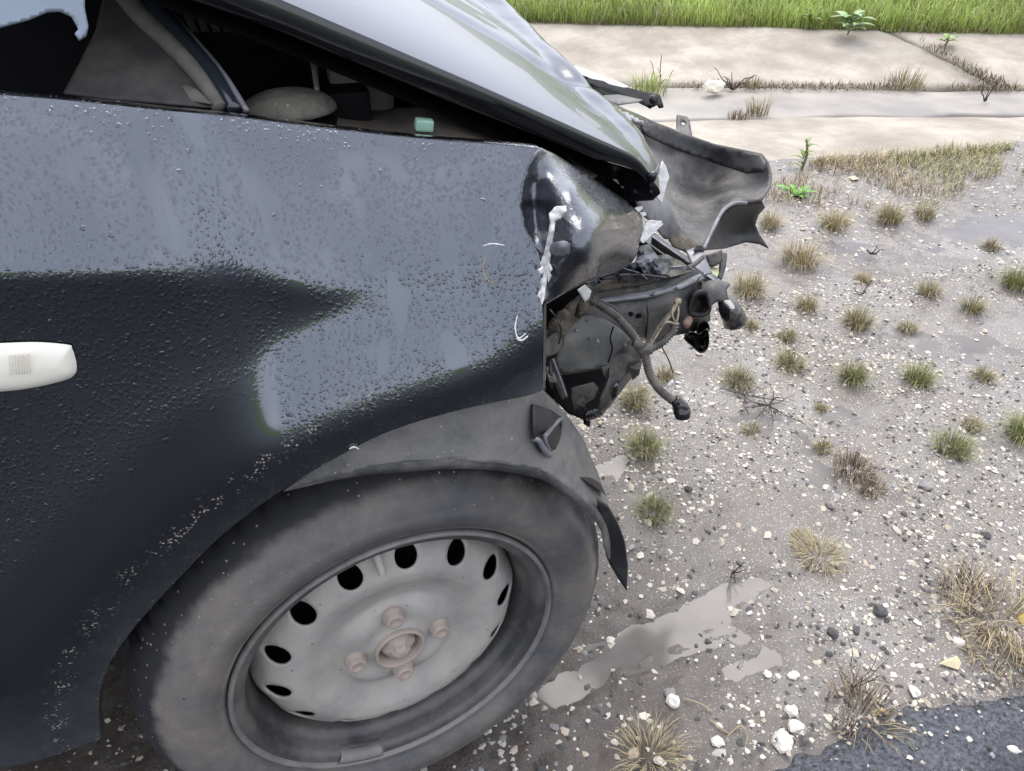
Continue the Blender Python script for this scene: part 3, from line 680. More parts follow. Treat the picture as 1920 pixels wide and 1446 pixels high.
fg = grid_obj('hood_side_flange', np.stack([eh+np.array(o_)*tf for o_ in [(0, 0, 0), (0, -0.002, -0.004), (0, 0.001, -0.020), (0, 0.006, -0.024), (0, 0.03, -0.024)]], 1), M_gloss, hood); fix_normals(fg)
fe = Gh[-1]
strip('hood_front_flange', fe, [(0, 0, 0), (0.003, 0.002, -0.006), (-0.003, 0.004, -0.013), (-0.03, 0.01, -0.014)], M_paint_smooth, hood, A0)
Gi = Gh[::3, ::3].copy(); Gi[..., 2] -= 0.024; Gi[..., 1] += 0.02; Gi[..., 0] -= 0.035
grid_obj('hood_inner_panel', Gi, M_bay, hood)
panel('hood_corner_fold', [(1140, 300), (1185, 318), (1228, 322), (1236, 305), (1230, 335), (1215, 362), (1190, 372), (1176, 360), (1150, 335)],
      [(1140, 300, .12), (1228, 322, .07), (1236, 305, .09), (1215, 362, .085), (1176, 360, .11), (1195, 335, .09), (1150, 335, .13)], M_gloss, hood, step=5, crumple=0.006, cs=22, seed=6)

# ---- wheel
STEER = R(10); AX = np.array([math.sin(STEER), -math.cos(STEER), 0]); HX = np.array([math.cos(STEER), math.sin(STEER), 0]); UZ = np.array([0, 0, 1.0])
WC = np.array([0, 0, HUBZ])
def wpt(r, a, o): return WC+np.multiply.outer(r*np.cos(a), HX)+np.multiply.outer(r*np.sin(a), UZ)+np.multiply.outer(np.broadcast_to(o, np.shape(r*np.cos(a))), AX)
def lathe(name, prof, material, parent, n=128, arc=None, rfun=None):
    pr = np.array(prof, float); a = np.linspace(0, 2*math.pi, n, endpoint=False) if arc is None else np.linspace(arc[0], arc[1], n)
    rr = pr[:, 0][:, None]*np.ones(n)[None]; oo = pr[:, 1][:, None]*np.ones(n)[None]
    if rfun is not None: rr = rr+rfun(pr, a)
    V = WC+rr[..., None]*np.cos(a)[None, :, None]*HX+rr[..., None]*np.sin(a)[None, :, None]*UZ+oo[..., None]*AX
    F = []; m_ = len(pr)
    for i in range(m_-1):
        for j in range(n if arc is None else n-1):
            F.append((i*n+j, i*n+(j+1) % n, (i+1)*n+(j+1) % n, (i+1)*n+j))
    o = mesh_obj(name, V.reshape(-1, 3), F, material, parent); fix_normals(o); return o
# dish with 14 holes, cut in the wheel plane
hr = 0.134; hole_a = [R(29+25.714*k) for k in range(14)]
circ = lambda cx, cy, r, n=28: np.array([(cx+r*math.cos(t), cy+r*math.sin(t)) for t in np.linspace(0, 2*math.pi, n, endpoint=False)])
disc_out = circ(0, 0, 0.1585, 120)
hl = [circ(hr*math.cos(a), hr*math.sin(a), 0.0125) for a in hole_a]+[circ(0, 0, 0.0265, 36)]
Vd, Fd = cdt(disc_out, 0.0042, hl)
rd = np.hypot(Vd[:, 0], Vd[:, 1]); an = np.arctan2(Vd[:, 1], Vd[:, 0])
bprof = np.interp(rd, [0, .026, .030, .036, .040, .060, .070, .085, .104, .116, .125, .134, .142, .150, .156, .160], [.018, .018, .016, .013, .012, .010, .004, .009, .0175, .0185, .0155, .0105, .004, -.006, -.018, -.03])
ph0 = 0.0255
lob = 0.006*np.exp(-((rd-0.052)/0.016)**2)*np.cos(2*(an-ph0-0.75))**2
for q in range(4):
    pb = ph0+q*math.pi/2; d2 = (Vd[:, 0]-.049*math.cos(pb))**2+(Vd[:, 1]-.049*math.sin(pb))**2
    lob = lob-0.003*np.exp(-d2/0.011**2)
wav = 0.0035*np.cos(14*(an-hole_a[0]))*np.clip((rd-0.143)/0.012, 0, 1)
Pd = WC+Vd[:, :1]*HX+Vd[:, 1:]*UZ+(bprof+lob+wav)[:, None]*AX
wheel = mesh_obj('wheel', Pd, Fd, M_rim, car); fix_normals(wheel); solid(wheel, 0.0028, -1.0)
wheel['label'] = 'dusty grey steel wheel with fourteen round holes'
lathe('rim_barrel', [(.1575, -.045), (.1570, -.02), (.1585, -.002), (.1610, .004), (.1640, .006), (.1655, .012), (.1660, .024), (.1690, .029), (.1745, .0305), (.1785, .0315)], M_barrel, wheel)
lathe('rim_lip', [(.1775, .0305), (.1785, .0345), (.1805, .0365), (.1830, .0355), (.1838, .0315), (.1825, .027)], M_lip, wheel)
tp = [(.1800, .022), (.1845, .0285), (.1885, .0345), (.1900, .0338), (.1925, .0365), (.2000, .0415), (.2080, .0440), (.2170, .0445), (.2175, .0440), (.2250, .0431), (.2300, .0412), (.2340, .0395), (.2420, .0335), (.2425, .0322), (.2500, .0265), (.2575, .0175), (.2635, .0070), (.2680, -.0050), (.2705, -.0200), (.2715, -.0450), (.2715, -.09), (.2680, -.125), (.2580, -.142), (.23, -.155), (.19, -.145)]
def grooves(pr, a):
    k = (pr[:, 0] > 0.2635).astype(float)[:, None]
    return -0.004*k*(np.cos(a*64)[None] > 0.72)
tyre = lathe('tyre', tp, M_tyre, wheel, 640, rfun=grooves)
vc_ = np.array([v.co[:] for v in tyre.data.vertices])-WC
ta = tyre.data.attributes.new('tread', 'FLOAT', 'POINT'); ta.data.foreach_set('value', np.hypot(vc_@HX, vc_[:, 2]).astype(np.float32))
# flatten the contact patch
for v in tyre.data.vertices:
    if v.co.z < 0.006: v.co.z = 0.006+0.1*(v.co.z-0.006)
lathe('drum_dark_backing', [(0.001, -.022), (.10, -.022), (.1555, -.022), (.11, -.1)], M_bay, wheel, 48)  # drum widened into an added black disc so the wheel holes read dark
lathe('hub_ring', [(.0285, .012), (.0290, .021), (.0275, .0235), (.0255, .0225), (.0245, .010), (.0245, -.01)], M_hub, wheel, 48)
lathe('hub_nut', [(.0245, .000), (.0205, .002), (.0195, .012), (.0175, .0175), (.0120, .0205), (.0100, .021), (.0095, .026), (.0075, .0285), (.004, .029), (.0002, .029)], M_hub, wheel, 6 if False else 36,
      rfun=lambda pr, a: np.where((pr[:, 0] > .0085) & (pr[:, 0] < .0196), 1, 0)[:, None]*(0.0012*np.cos(6*a))[None])
def bolt(pa):
    c = WC+.049*(math.cos(pa)*HX+math.sin(pa)*UZ)
    prof = [(.0125, -.004), (.0122, .006), (.0115, .008), (.0108, .0085), (.0104, .0145), (.0092, .0165), (.0062, .0170), (.0055, .0158), (.0053, .0150), (.0001, .0150)]
    n = 24; a = np.linspace(0, 2*math.pi, n, endpoint=False); V = []; F = []
    for (r, o) in prof:
        for t in a:
            rr = r*(1+0.05*math.cos(6*t)) if .0085 < r < .0118 else r
            V.append(c+rr*math.cos(t)*HX+rr*math.sin(t)*UZ+(o+.006)*AX)
    for i in range(len(prof)-1):
        for j in range(n): F.append((i*n+j, i*n+(j+1) % n, (i+1)*n+(j+1) % n, (i+1)*n+j))
    o = mesh_obj('wheel_bolt', V, F, M_hub, wheel); fix_normals(o)
for q in range(4): bolt(ph0+q*math.pi/2)
va = R(93); vb = WC+.1545*(math.cos(va)*HX+math.sin(va)*UZ)+.004*AX; vt = WC+.133*(math.cos(va)*HX+math.sin(va)*UZ)+.024*AX
tube('valve_stem', [vb, (vb+vt)/2, vt], [.0052, .0046, .0042], M_rim, wheel, 12)
# balance weight clipped to the lip, low down
wa = np.linspace(R(-122), R(-104), 14); Gw = np.stack([wpt(np.full(14, r), wa, o) for r, o in ((.1665, .018), (.1690, .0312), (.1735, .0335), (.1775, .0335))], 1)
bw = grid_obj('balance_weight', Gw, M_lip, wheel); fix_normals(bw); solid(bw, .002, 0.5)

# ---- wheel arch liner
liner = panel('arch_liner',
    [(530, 921), (610, 862), (700, 815), (770, 788), (850, 764), (920, 748), (1000, 728), (1014, 730), (1030, 745), (1060, 778), (1090, 822), (1118, 885), (1140, 950), (1160, 985), (1172, 1020), (1176, 1060), (1174, 1104), (1158, 1080), (1143, 1052), (1133, 1025), (1128, 985), (1105, 950), (1070, 920), (1030, 892), (1000, 880), (940, 868), (860, 863), (780, 867), (700, 876), (620, 895)],
    [(530, 921, -.052), (620, 895, -.052), (700, 876, -.053), (860, 863, -.054), (1000, 880, -.052), (1105, 950, -.048), (1133, 1025, -.036), (1174, 1104, -.03), (1158, 1080, -.028), (1172, 1020, -.015), (1118, 885, .005), (1060, 778, .01), (1010, 730, -.025), (850, 764, -.035), (700, 815, -.045), (900, 810, -.045), (1060, 860, -.03), (980, 800, -.043)],
    M_liner, car, step=8, th=0.003, crumple=0.0015, cs=80, seed=5)
lipP = PY(*np.array(spline([(535, 921), (620, 896), (700, 877), (780, 868), (860, 864), (940, 869), (1000, 881), (1030, 893), (1070, 921), (1105, 951), (1128, 986)], 4)).T, np.interp(np.linspace(0, 1, 41), [0, .3, .6, .8, 1], [-.052, -.053, -.052, -.048, -.040]))
tp_ = np.clip(np.linspace(0, 1, len(lipP))/0.25, 0.05, 1)[:, None]
lipG = np.stack([lipP+np.array(o_)*tp_ for o_ in [(0, -0.002, 0.004), (0, -0.0035, 0.000), (0, -0.003, -0.007), (0, 0.004, -0.009)]], 1); ll = grid_obj('liner_lip', lipG, M_shield, liner); fix_normals(ll)
ai = np.linspace(R(38), R(158), 60); Gi2 = np.stack([np.stack([0.30*np.cos(ai)-0.005, np.full(60, yy), HUBZ+0.302*np.sin(ai)], -1) for yy in (-0.03, 0.02, 0.08, 0.16, 0.24)], 1)
inner_l = grid_obj('inner_arch', Gi2, mat('arch_grime', (0.02, 0.018, 0.016), 0.8, var=0.4, vscale=40, dust=(0.22, 0.17, 0.12), dust_amt=0.05, dust_scale=70, specks=((190, 0.3, 0.10, (0.4, 0.33, 0.25)), (90, 0.2, 0.12, (0.3, 0.22, 0.15)))), car)
Gb = np.stack([np.stack([rr*np.cos(ai)-0.005, np.full(60, 0.24), HUBZ+rr*np.sin(ai)], -1) for rr in (0.02, 0.15, 0.302)], 1); grid_obj('arch_back', Gb, M_bay, inner_l)
flap = panel('liner_flap', [(1118, 935), (1140, 950), (1158, 980), (1171, 1015), (1177, 1060), (1175, 1106), (1160, 1085), (1144, 1058), (1136, 1040), (1130, 1000), (1124, 965)], [(1118, 935, -.045), (1158, 980, -.04), (1177, 1060, -.042), (1175, 1106, -.05), (1136, 1040, -.03), (1130, 1000, -.03)], M_black, liner, step=7, th=0.003)
# broken tab on the liner
tab = panel('liner_tab', [(998, 758), (1030, 768), (1056, 785), (1050, 815), (1034, 862), (1010, 846), (1000, 820)], [(998, 758, -.036), (1056, 785, -.012), (1034, 862, -.036), (1000, 820, -.05), (1025, 800, -.036)], M_black, liner, step=6, th=0.002)
for pts, wd in (([(1052, 783), (1054, 800), (1046, 825), (1034, 852)], .0022), ([(1050, 786), (1036, 800), (1022, 818)], .0026), ([(1000, 822), (1012, 828), (1024, 848), (1034, 856)], .003), ([(1022, 818), (1026, 835), (1034, 852)], .0016)):
    tube('tab_rib', px3([(a, b, -.048+(.03*(a-1000)/56 if a > 1030 else 0.0)) for a, b in pts]), wd, M_grey, tab, 6)
# ---- engine bay
bayx = np.linspace(-0.85, 0.25, 40); topz = np.array([np.interp(x, ex_, ez_) for x in bayx])-0.012
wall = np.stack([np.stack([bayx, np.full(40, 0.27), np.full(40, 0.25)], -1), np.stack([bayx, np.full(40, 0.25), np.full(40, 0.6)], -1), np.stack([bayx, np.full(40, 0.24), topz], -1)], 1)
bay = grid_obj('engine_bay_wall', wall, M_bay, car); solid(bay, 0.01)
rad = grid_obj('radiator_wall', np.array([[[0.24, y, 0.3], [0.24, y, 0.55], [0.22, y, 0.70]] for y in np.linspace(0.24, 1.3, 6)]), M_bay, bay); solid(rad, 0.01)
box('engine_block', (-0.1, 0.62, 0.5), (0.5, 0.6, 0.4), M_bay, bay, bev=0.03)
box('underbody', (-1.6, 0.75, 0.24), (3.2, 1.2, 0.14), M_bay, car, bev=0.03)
panel('inner_fender_panel', [(590, 190), (640, 175), (725, 203), (790, 198), (870, 214), (960, 245), (1060, 290), (1120, 330), (1100, 340), (1000, 300), (800, 280), (600, 262)],
      [(600, 200, .17), (730, 210, .16), (790, 200, .15), (1060, 295, .13), (1000, 300, .10), (800, 275, .07), (600, 255, .07)], M_bayp, bay, step=9, crumple=0.006, cs=60, seed=8)
panel('strut_tower', [(440, 215), (470, 175), (560, 160), (640, 178), (660, 230), (640, 262), (440, 240)], [(440, 215, .14), (560, 160, .20), (660, 230, .14), (640, 262, .07), (440, 240, .07)], M_bay, bay, step=10)
def dome(name, c, r, h, material, parent, n=28, k=8, sq=1.0):
    V = []; F = []
    for i in range(k+1):
        t = i/k*math.pi/2
        for j in range(n):
            a = 2*math.pi*j/n; V.append((c[0]+r*math.cos(t)*math.cos(a), c[1]+r*sq*math.cos(t)*math.sin(a), c[2]+h*math.sin(t)))
    for i in range(k):
        for j in range(n): F.append((i*n+j, i*n+(j+1) % n, (i+1)*n+(j+1) % n, (i+1)*n+j))
    F.append(tuple(range(n))[::-1])
    return mesh_obj(name, V, F, material, parent)
sc_ = PY(543, 206, .12); sm = dome('strut_mount', sc_, 0.0385, 0.016, M_dusty, bay, sq=0.9)
pr_ = px3([(578, 100, .16), (584, 130, .15), (590, 172, .13)]); pr2 = px3([(592, 100, .16), (596, 130, .15), (599, 172, .13)])
so = grid_obj('strut_strap', np.stack([np.array(pr_), np.array(pr2)], 1), M_dusty, bay); solid(so, 0.004)
tube('strap_screw', px3([(594, 166, .127), (594, 166, .124)]), 0.0022, M_grey, so, 8, sub=1)
bb = PY(675, 160, .19); box('relay_box', bb, (0.055, 0.05, 0.075), M_liner, bay, bev=0.006)
bb = PY(640, 215, .16); box('battery_tray', bb, (0.05, 0.05, 0.05), M_bay, bay, bev=0.004)
g0 = PY(795, 234, .085); gc = box('green_cap', g0, (0.0150, 0.010, 0.0095), M_green, bay, rot=Matrix.Rotation(R(9), 3, 'Y'), bev=0.002)
# cowl: side panel, seals, vent slats
cowl = panel('cowl_panel', [(120, 176), (150, 120), (180, 60), (200, -30), (255, -30), (330, 70), (380, 130), (425, 203), (400, 203), (200, 186)],
      [(120, 176, .09), (180, 60, .16), (255, -30, .22), (330, 70, .15), (425, 203, .075), (250, 120, .11)], mat('cowl_dusty', (0.045, 0.042, 0.04), 0.75, var=0.3, vscale=15, dust=(0.12, 0.11, 0.095), dust_amt=0.35, dust_scale=16), car, step=9, th=0.002)
tube('rubber_seal', px3([(222, -30, .21), (262, 25, .17), (318, 82, .135), (372, 140, .10), (415, 205, .07)]), [.010, .0085, .0075, .0065, .006], M_seal, cowl, 10)
tube('trim_strip', px3([(258, -30, .205), (300, 25, .165), (352, 84, .13), (402, 142, .095), (442, 208, .066)]), [.0085, .008, .007, .006, .005], M_glass, cowl, 10)
tube('trim_strip', px3([(275, -30, .205), (318, 25, .165), (372, 84, .13), (420, 142, .095), (464, 210, .064)]), [.003, .003, .0028, .0026, .0024], M_grey, cowl, 8)
panel('cowl_fold', [(318, 168), (350, 160), (372, 170), (398, 196), (330, 186)], [(318, 168, .09), (350, 160, .09), (398, 196, .068)], M_seal, cowl, step=7)
bk = panel('cowl_backing', [(255, -60), (640, -60), (560, 20), (520, 90), (430, 95), (330, 60)], [(255, -60, .235), (640, -60, .235), (430, 95, .225)], M_bay, cowl, step=14)
for row, (y0_, y1_, xs_) in enumerate(((-14, 17, 322), (23, 60, 345))):
    for k in range(6):
        x0 = xs_+k*21; 
        panel('vent_slat', [(x0, y0_), (x0+13, y0_), (x0+26, y1_), (x0+12, y1_)], [(x0, y0_, .222), (x0+13, y0_, .212), (x0+12, y1_, .208), (x0+26, y1_, .214)], M_dusty, cowl, step=8, th=0.003)
panel('hood_hinge', [(-80, 75), (-80, 10), (0, -12), (80, -30), (160, -40), (159, 15), (166, 50), (162, 68), (148, 77), (140, 63), (147, 55), (134, 32), (112, 22), (88, 24), (55, 38), (0, 53)],
      [(-80, 40, .06), (60, 0, .07), (160, -40, .08), (150, 70, .07), (0, 53, .06)], M_blue, car, step=7, th=0.004)
# door, A-pillar and cabin behind the frame's left edge
zt_ = fo[0, 2]+0.075
Gd = np.zeros((14, 16, 3))
for i, x in enumerate(np.linspace(-1.55, -0.628, 14)):
    for j, t in enumerate(np.linspace(0, 1, 16)):
        z = 0.26+(zt_-0.26)*t; Gd[i, j] = (x, float(fy(np.array([-0.6]), np.array([z]))[0]), z)
door = grid_obj('door', Gd, M_paint, car, attrs={'dust': np.zeros(224), 'band': np.zeros(224), 'wet': np.ones(224)}); fix_normals(door); solid(door, 0.003)
tube('door_handle', [(-1.42, -.085, .80), (-1.40, -.11, .80), (-1.26, -.11, .80), (-1.24, -.085, .80)], 0.012, M_gloss, door, 10)
Gc = np.array([[[-0.55, 0.06, 1.02], [-1.15, 0.18, 1.42], [-1.9, 0.2, 1.46]], [[-0.55, 1.35, 1.02], [-1.15, 1.25, 1.42], [-1.9, 1.25, 1.46]]])
ws = grid_obj('windshield', Gc[:, :2], M_glass, car); solid(ws, 0.005)
rf = grid_obj('roof', Gc[:, 1:]+np.array([0, 0, .004]), M_paint_smooth, car, attrs={k: np.zeros(4) for k in A0}); solid(rf, 0.02)
tube('pillar', [(-0.5, 0.05, 1.0), (-1.15, 0.18, 1.41), (-1.9, 0.2, 1.46)], 0.03, M_gloss, car, 10)
sw_ = grid_obj('side_window', np.array([[[-0.72, 0.03, 0.97], [-1.16, 0.15, 1.38]], [[-1.6, 0.03, 0.97], [-1.75, 0.16, 1.42]]]), M_glass, door); solid(sw_, 0.004)

panel('hood_gap_shade', [(1030, 278), (1100, 285), (1180, 318), (1232, 335), (1228, 352), (1205, 400), (1150, 375), (1080, 330)], [(1030, 278, .2), (1232, 335, .15), (1205, 400, .17), (1080, 330, .2)], M_bay, bay, step=10)  # black sheet added as the darkness in the gap below the hood
panel('nose_gap_shade', [(1008, 560), (1060, 540), (1130, 515), (1210, 520), (1150, 560), (1060, 620), (1012, 700), (1008, 640)], [(1008, 560, .10), (1130, 515, .14), (1210, 520, .16), (1060, 620, .10), (1012, 700, .08)], M_bay, bay, step=10)  # added black backing, stands for the shade under the crumpled nose
# ---- wreckage ahead of the fender
front = panel('inner_wing_panel', [(1022, 640), (1030, 605), (1062, 575), (1098, 545), (1130, 540), (1200, 533), (1260, 520), (1300, 500), (1318, 512), (1330, 548), (1330, 600), (1300, 622), (1265, 628), (1225, 640), (1205, 655), (1196, 690), (1160, 705), (1130, 690), (1060, 702), (1036, 700), (1020, 680)],
    [(1022, 640, .05), (1100, 545, .085), (1200, 533, .115), (1300, 500, .15), (1330, 600, .14), (1265, 628, .11), (1200, 690, .09), (1060, 702, .06), (1150, 620, .07), (1250, 570, .10)], M_inner, car, step=7, crumple=0.004, cs=50, seed=15, th=0.003)
panel('headlight_bucket', [(1046, 652), (1060, 612), (1096, 590), (1130, 596), (1160, 615), (1186, 640), (1160, 655), (1148, 668), (1138, 688), (1100, 692), (1060, 700), (1040, 690)], [(1046, 652, .045), (1096, 590, .062), (1186, 640, .065), (1138, 688, .05), (1060, 700, .048), (1110, 640, .048)], M_bucket, front, step=7, crumple=0.002, cs=40, seed=53, th=0.0025)
tube('bucket_crack', px3([(1150, 612, .055), (1144, 635, .048), (1148, 655, .048), (1140, 680, .046)]), .0009, M_bay, front, 5)
tube('panel_top_flange', px3([(1098, 546, .083), (1150, 538, .096), (1200, 531, .112), (1255, 517, .13), (1300, 497, .146), (1318, 482, .155)]), .0026, M_inner, front, 8)
st1 = np.array(px3([(1090, 562, .074), (1150, 556, .084), (1210, 548, .10), (1270, 532, .12), (1312, 514, .14)])); st2 = np.array(px3([(1092, 572, .072), (1150, 567, .082), (1210, 560, .098), (1270, 546, .118), (1316, 526, .138)]))
rb = grid_obj('pressed_rib', np.stack([st1, st1*0.5+st2*0.5+np.array([0, -.006, 0.002]), st2], 1), M_grey, front); fix_normals(rb); solid(rb, .002)
for (a, b) in ((1183, 589), (1199, 592), (1238, 587)):
    tube('bolt_hole', px3([(a, b, .078+.0004*(a-1183)), (a, b, .074+.0004*(a-1183))]), 0.0028, M_bay, front, 10, sub=1)
tube('weld_seam', px3([(1214, 572, .085), (1215, 600, .083), (1212, 632, .085)]), .0012, M_inner, front, 6)
panel('mud_clump', [(1022, 640), (1040, 596), (1075, 566), (1105, 545), (1120, 556), (1096, 585), (1070, 606), (1050, 640), (1030, 655)], [(1022, 640, .03), (1040, 596, .04), (1105, 545, .065), (1096, 585, .05), (1050, 640, .04)], M_mud, front, step=5, crumple=0.008, cs=12, seed=19, th=0.006)
panel('torn_bracket', [(1085, 545), (1105, 535), (1140, 524), (1165, 523), (1185, 535), (1150, 541), (1115, 548), (1100, 562)], [(1085, 545, .04), (1140, 524, .06), (1185, 535, .09), (1100, 562, .06)], M_mud, front, step=5, crumple=0.004, cs=14, seed=23, th=0.003)
panel('primer_chip', [(1083, 544), (1098, 534), (1108, 545), (1104, 560), (1096, 566)], [(1083, 544, .035), (1108, 545, .045), (1096, 566, .045)], M_white, front, step=5)
# crushed sheet metal between nose and cross member
panel('crushed_sheet', [(1128, 520), (1160, 500), (1190, 492), (1200, 462), (1215, 458), (1232, 480), (1250, 478), (1262, 500), (1280, 510), (1240, 522), (1190, 528), (1150, 528)],
    [(1128, 520, .07), (1190, 492, .09), (1215, 458, .13), (1262, 500, .13), (1280, 510, .14), (1190, 528, .10), (1225, 505, .09)], M_crush, car, step=8, crumple=0.013, cs=13, seed=27, th=0.0012, smooth=False)
panel('crushed_sheet', [(1130, 522), (1170, 514), (1215, 515), (1250, 520), (1200, 529), (1150, 531)], [(1130, 522, .055), (1215, 515, .08), (1250, 520, .10), (1150, 531, .07)], M_black, car, step=8, crumple=0.007, cs=12, seed=29, smooth=False)
panel('torn_plate', [(1228, 482), (1248, 477), (1275, 490), (1300, 508), (1284, 513), (1258, 520), (1244, 512), (1236, 498)], [(1228, 482, .12), (1248, 477, .14), (1300, 508, .14), (1258, 520, .11)], M_dusty, car, step=7, crumple=0.005, cs=16, seed=31, smooth=False, holes=([(1246, 491), (1250, 489), (1252, 493), (1248, 495)],))
# cross member rails
def rail(name, a, b, r, material, parent):
    A = PY(*a); B = PY(*b); d = B-A; L = np.linalg.norm(d); q = Vector(d).to_track_quat('X', 'Z').to_matrix()
    return box(name, (A+B)/2, (L, r[0], r[1]), material, parent, rot=q, bev=0.0015)
cm = rail('cross_member', (1196, 448, .30), (1330, 545, .15), (.030, .022), M_gloss, car)
rail('rail_edge', (1222, 452, .27), (1345, 540, .135), (.003, .014), M_grey, cm)
rail('rail_edge', (1206, 456, .265), (1318, 537, .138), (.003, .010), M_inner, cm)
panel('bracket_plate', [(1285, 470), (1316, 462), (1326, 492), (1340, 524), (1345, 535), (1318, 520), (1298, 500)], [(1285, 470, .2), (1316, 462, .2), (1345, 535, .15), (1298, 500, .17)], M_grey, cm, step=6)
panel('hanger_block', [(1320, 480), (1350, 470), (1352, 492), (1340, 500), (1326, 500)], [(1320, 480, .2), (1350, 470, .2), (1340, 500, .19)], M_inner, cm, step=6, th=0.012)
panel('yellow_clip', [(1326, 504), (1342, 504), (1347, 512), (1344, 522), (1332, 516)], [(1326, 504, .19), (1342, 504, .19), (1332, 516, .18)], mat('clip_plastic', (0.42, 0.45, 0.24), 0.5), cm, step=4, th=0.004)
panel('hanger_arm', [(1350, 472), (1362, 476), (1360, 500), (1352, 525), (1346, 524), (1350, 500)], [(1350, 472, .2), (1362, 476, .2), (1352, 525, .18)], M_shield, cm, step=6, th=0.003)
panel('end_tab', [(1314, 534), (1330, 528), (1352, 528), (1368, 534), (1360, 545), (1364, 566), (1342, 566), (1330, 576), (1326, 556), (1314, 546)], [(1314, 534, .13), (1368, 534, .13), (1364, 566, .11), (1330, 576, .11), (1340, 545, .115)], M_shield, cm, step=6, th=0.004)
bc = panel('buffer_cap', [(1346, 565), (1372, 564), (1386, 580), (1396, 598), (1390, 610), (1375, 616), (1362, 612), (1358, 594)], [(1346, 565, .115), (1372, 564, .11), (1396, 598, .10), (1375, 616, .095), (1362, 612, .11), (1374, 590, .088)], M_gloss, cm, step=5, th=0.008)
panel('cap_dimple', [(1370, 582), (1384, 590), (1380, 602), (1368, 598)], [(1370, 582, .085), (1384, 590, .085), (1368, 598, .085)], M_inner, bc, step=5, smooth_outline=True)
# rubber boots on the wing end
def boot(outline, y, inner, deep):
    C = np.array(outline, float); cen = C.mean(0); B = spline(outline, 3, True); rings = []
    for s, dy in ((1.0, 0.012), (1.03, 0.0), (0.94, -0.006), (inner, -0.002), (inner*0.85, deep), (inner*0.4, deep), (0.01, deep)):
        q = cen+(B-cen)*s; rings.append(PY(q[:, 0], q[:, 1], np.full(len(q), y+dy)))
    G = np.stack(rings, 1); G = np.concatenate([G, G[:1]], 0)
    return G
for nm, outl, y, inn, dp, mm in (('rubber_boot', [(1298, 552), (1318, 543), (1330, 552), (1334, 578), (1326, 592), (1306, 594), (1290, 586)], .12, .62, .012, M_black),
                             ('rubber_boot', [(1306, 612), (1318, 600), (1328, 606), (1330, 620), (1318, 634), (1308, 630)], .115, .75, .02, M_black),
                             ('tunnel_boot', [(1282, 634), (1294, 621), (1312, 626), (1326, 616), (1330, 640), (1324, 658), (1312, 662), (1298, 650)], .10, .88, .03, M_gloss)):
    o = grid_obj(nm, boot(outl, y, inn, dp), mm, front); fix_normals(o)
tube('rusty_stud', px3([(1292, 600, .10), (1287, 608, .085), (1284, 613, .08)]), [.0045, .005, .002], M_rust, front, 10)
# lower torn sheet under the wing
low_p = panel('lower_valance', [(1150, 640), (1196, 634), (1206, 655), (1200, 680), (1175, 700), (1150, 730), (1140, 760), (1122, 775), (1125, 745), (1142, 705), (1140, 672)],
    [(1150, 640, .06), (1206, 655, .07), (1175, 700, .055), (1122, 775, .03), (1140, 672, .055), (1150, 730, .035)], M_inner, car, step=6, crumple=0.004, cs=20, seed=33, th=0.002)
panel('lower_valance_fold', [(1200, 672), (1196, 690), (1172, 722), (1145, 758), (1128, 778), (1120, 772), (1140, 740), (1168, 705)], [(1200, 672, .10), (1172, 722, .085), (1128, 778, .06), (1140, 740, .06)], M_shield, low_p, step=6, th=0.002)
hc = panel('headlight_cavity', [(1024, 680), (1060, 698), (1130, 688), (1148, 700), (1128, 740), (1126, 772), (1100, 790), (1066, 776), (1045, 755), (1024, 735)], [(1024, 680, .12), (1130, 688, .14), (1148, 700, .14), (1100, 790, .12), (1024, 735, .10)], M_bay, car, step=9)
panel('cavity_brace', [(1030, 672), (1040, 672), (1062, 742), (1052, 750), (1040, 720), (1030, 700)], [(1030, 672, .03), (1040, 672, .04), (1062, 742, .03), (1052, 750, .02)], M_black, hc, step=6, th=0.003)
tube('brace_edge', px3([(1036, 672, .028), (1050, 710, .022), (1062, 744, .016)]), .0014, M_grey, hc, 6)
panel('cavity_shelf', [(1070, 728), (1112, 718), (1122, 730), (1116, 745), (1075, 770), (1070, 750)], [(1070, 728, .08), (1112, 718, .09), (1116, 745, .07), (1075, 770, .06)], M_inner, hc, step=6, th=0.003)
tube('sill_edge', px3([(1040, 694, .055), (1060, 692, .055), (1084, 690, .058)]), .0013, M_grey, hc, 6)
panel('round_gusset', [(1018, 668), (1022, 640), (1040, 622), (1052, 625), (1055, 645), (1042, 662), (1028, 668)], [(1018, 668, .0), (1040, 622, .035), (1055, 645, .035), (1042, 662, .02)], M_inner, front, step=5, smooth_outline=True, th=0.003)
tube('spring_clip', px3([(1102+7*math.cos(t*1.0)+0.9*t, 781+6*math.sin(t)-0.3*t, .03+.002*math.cos(t)) for t in np.linspace(0, 22, 60)]), .0017, M_gloss, hc, 6, sub=1)
panel('clip_tongue', [(1096, 778), (1106, 782), (1104, 800), (1096, 796)], [(1096, 778, .04), (1106, 782, .04), (1104, 800, .035)], M_bay, hc, step=5, th=0.004)
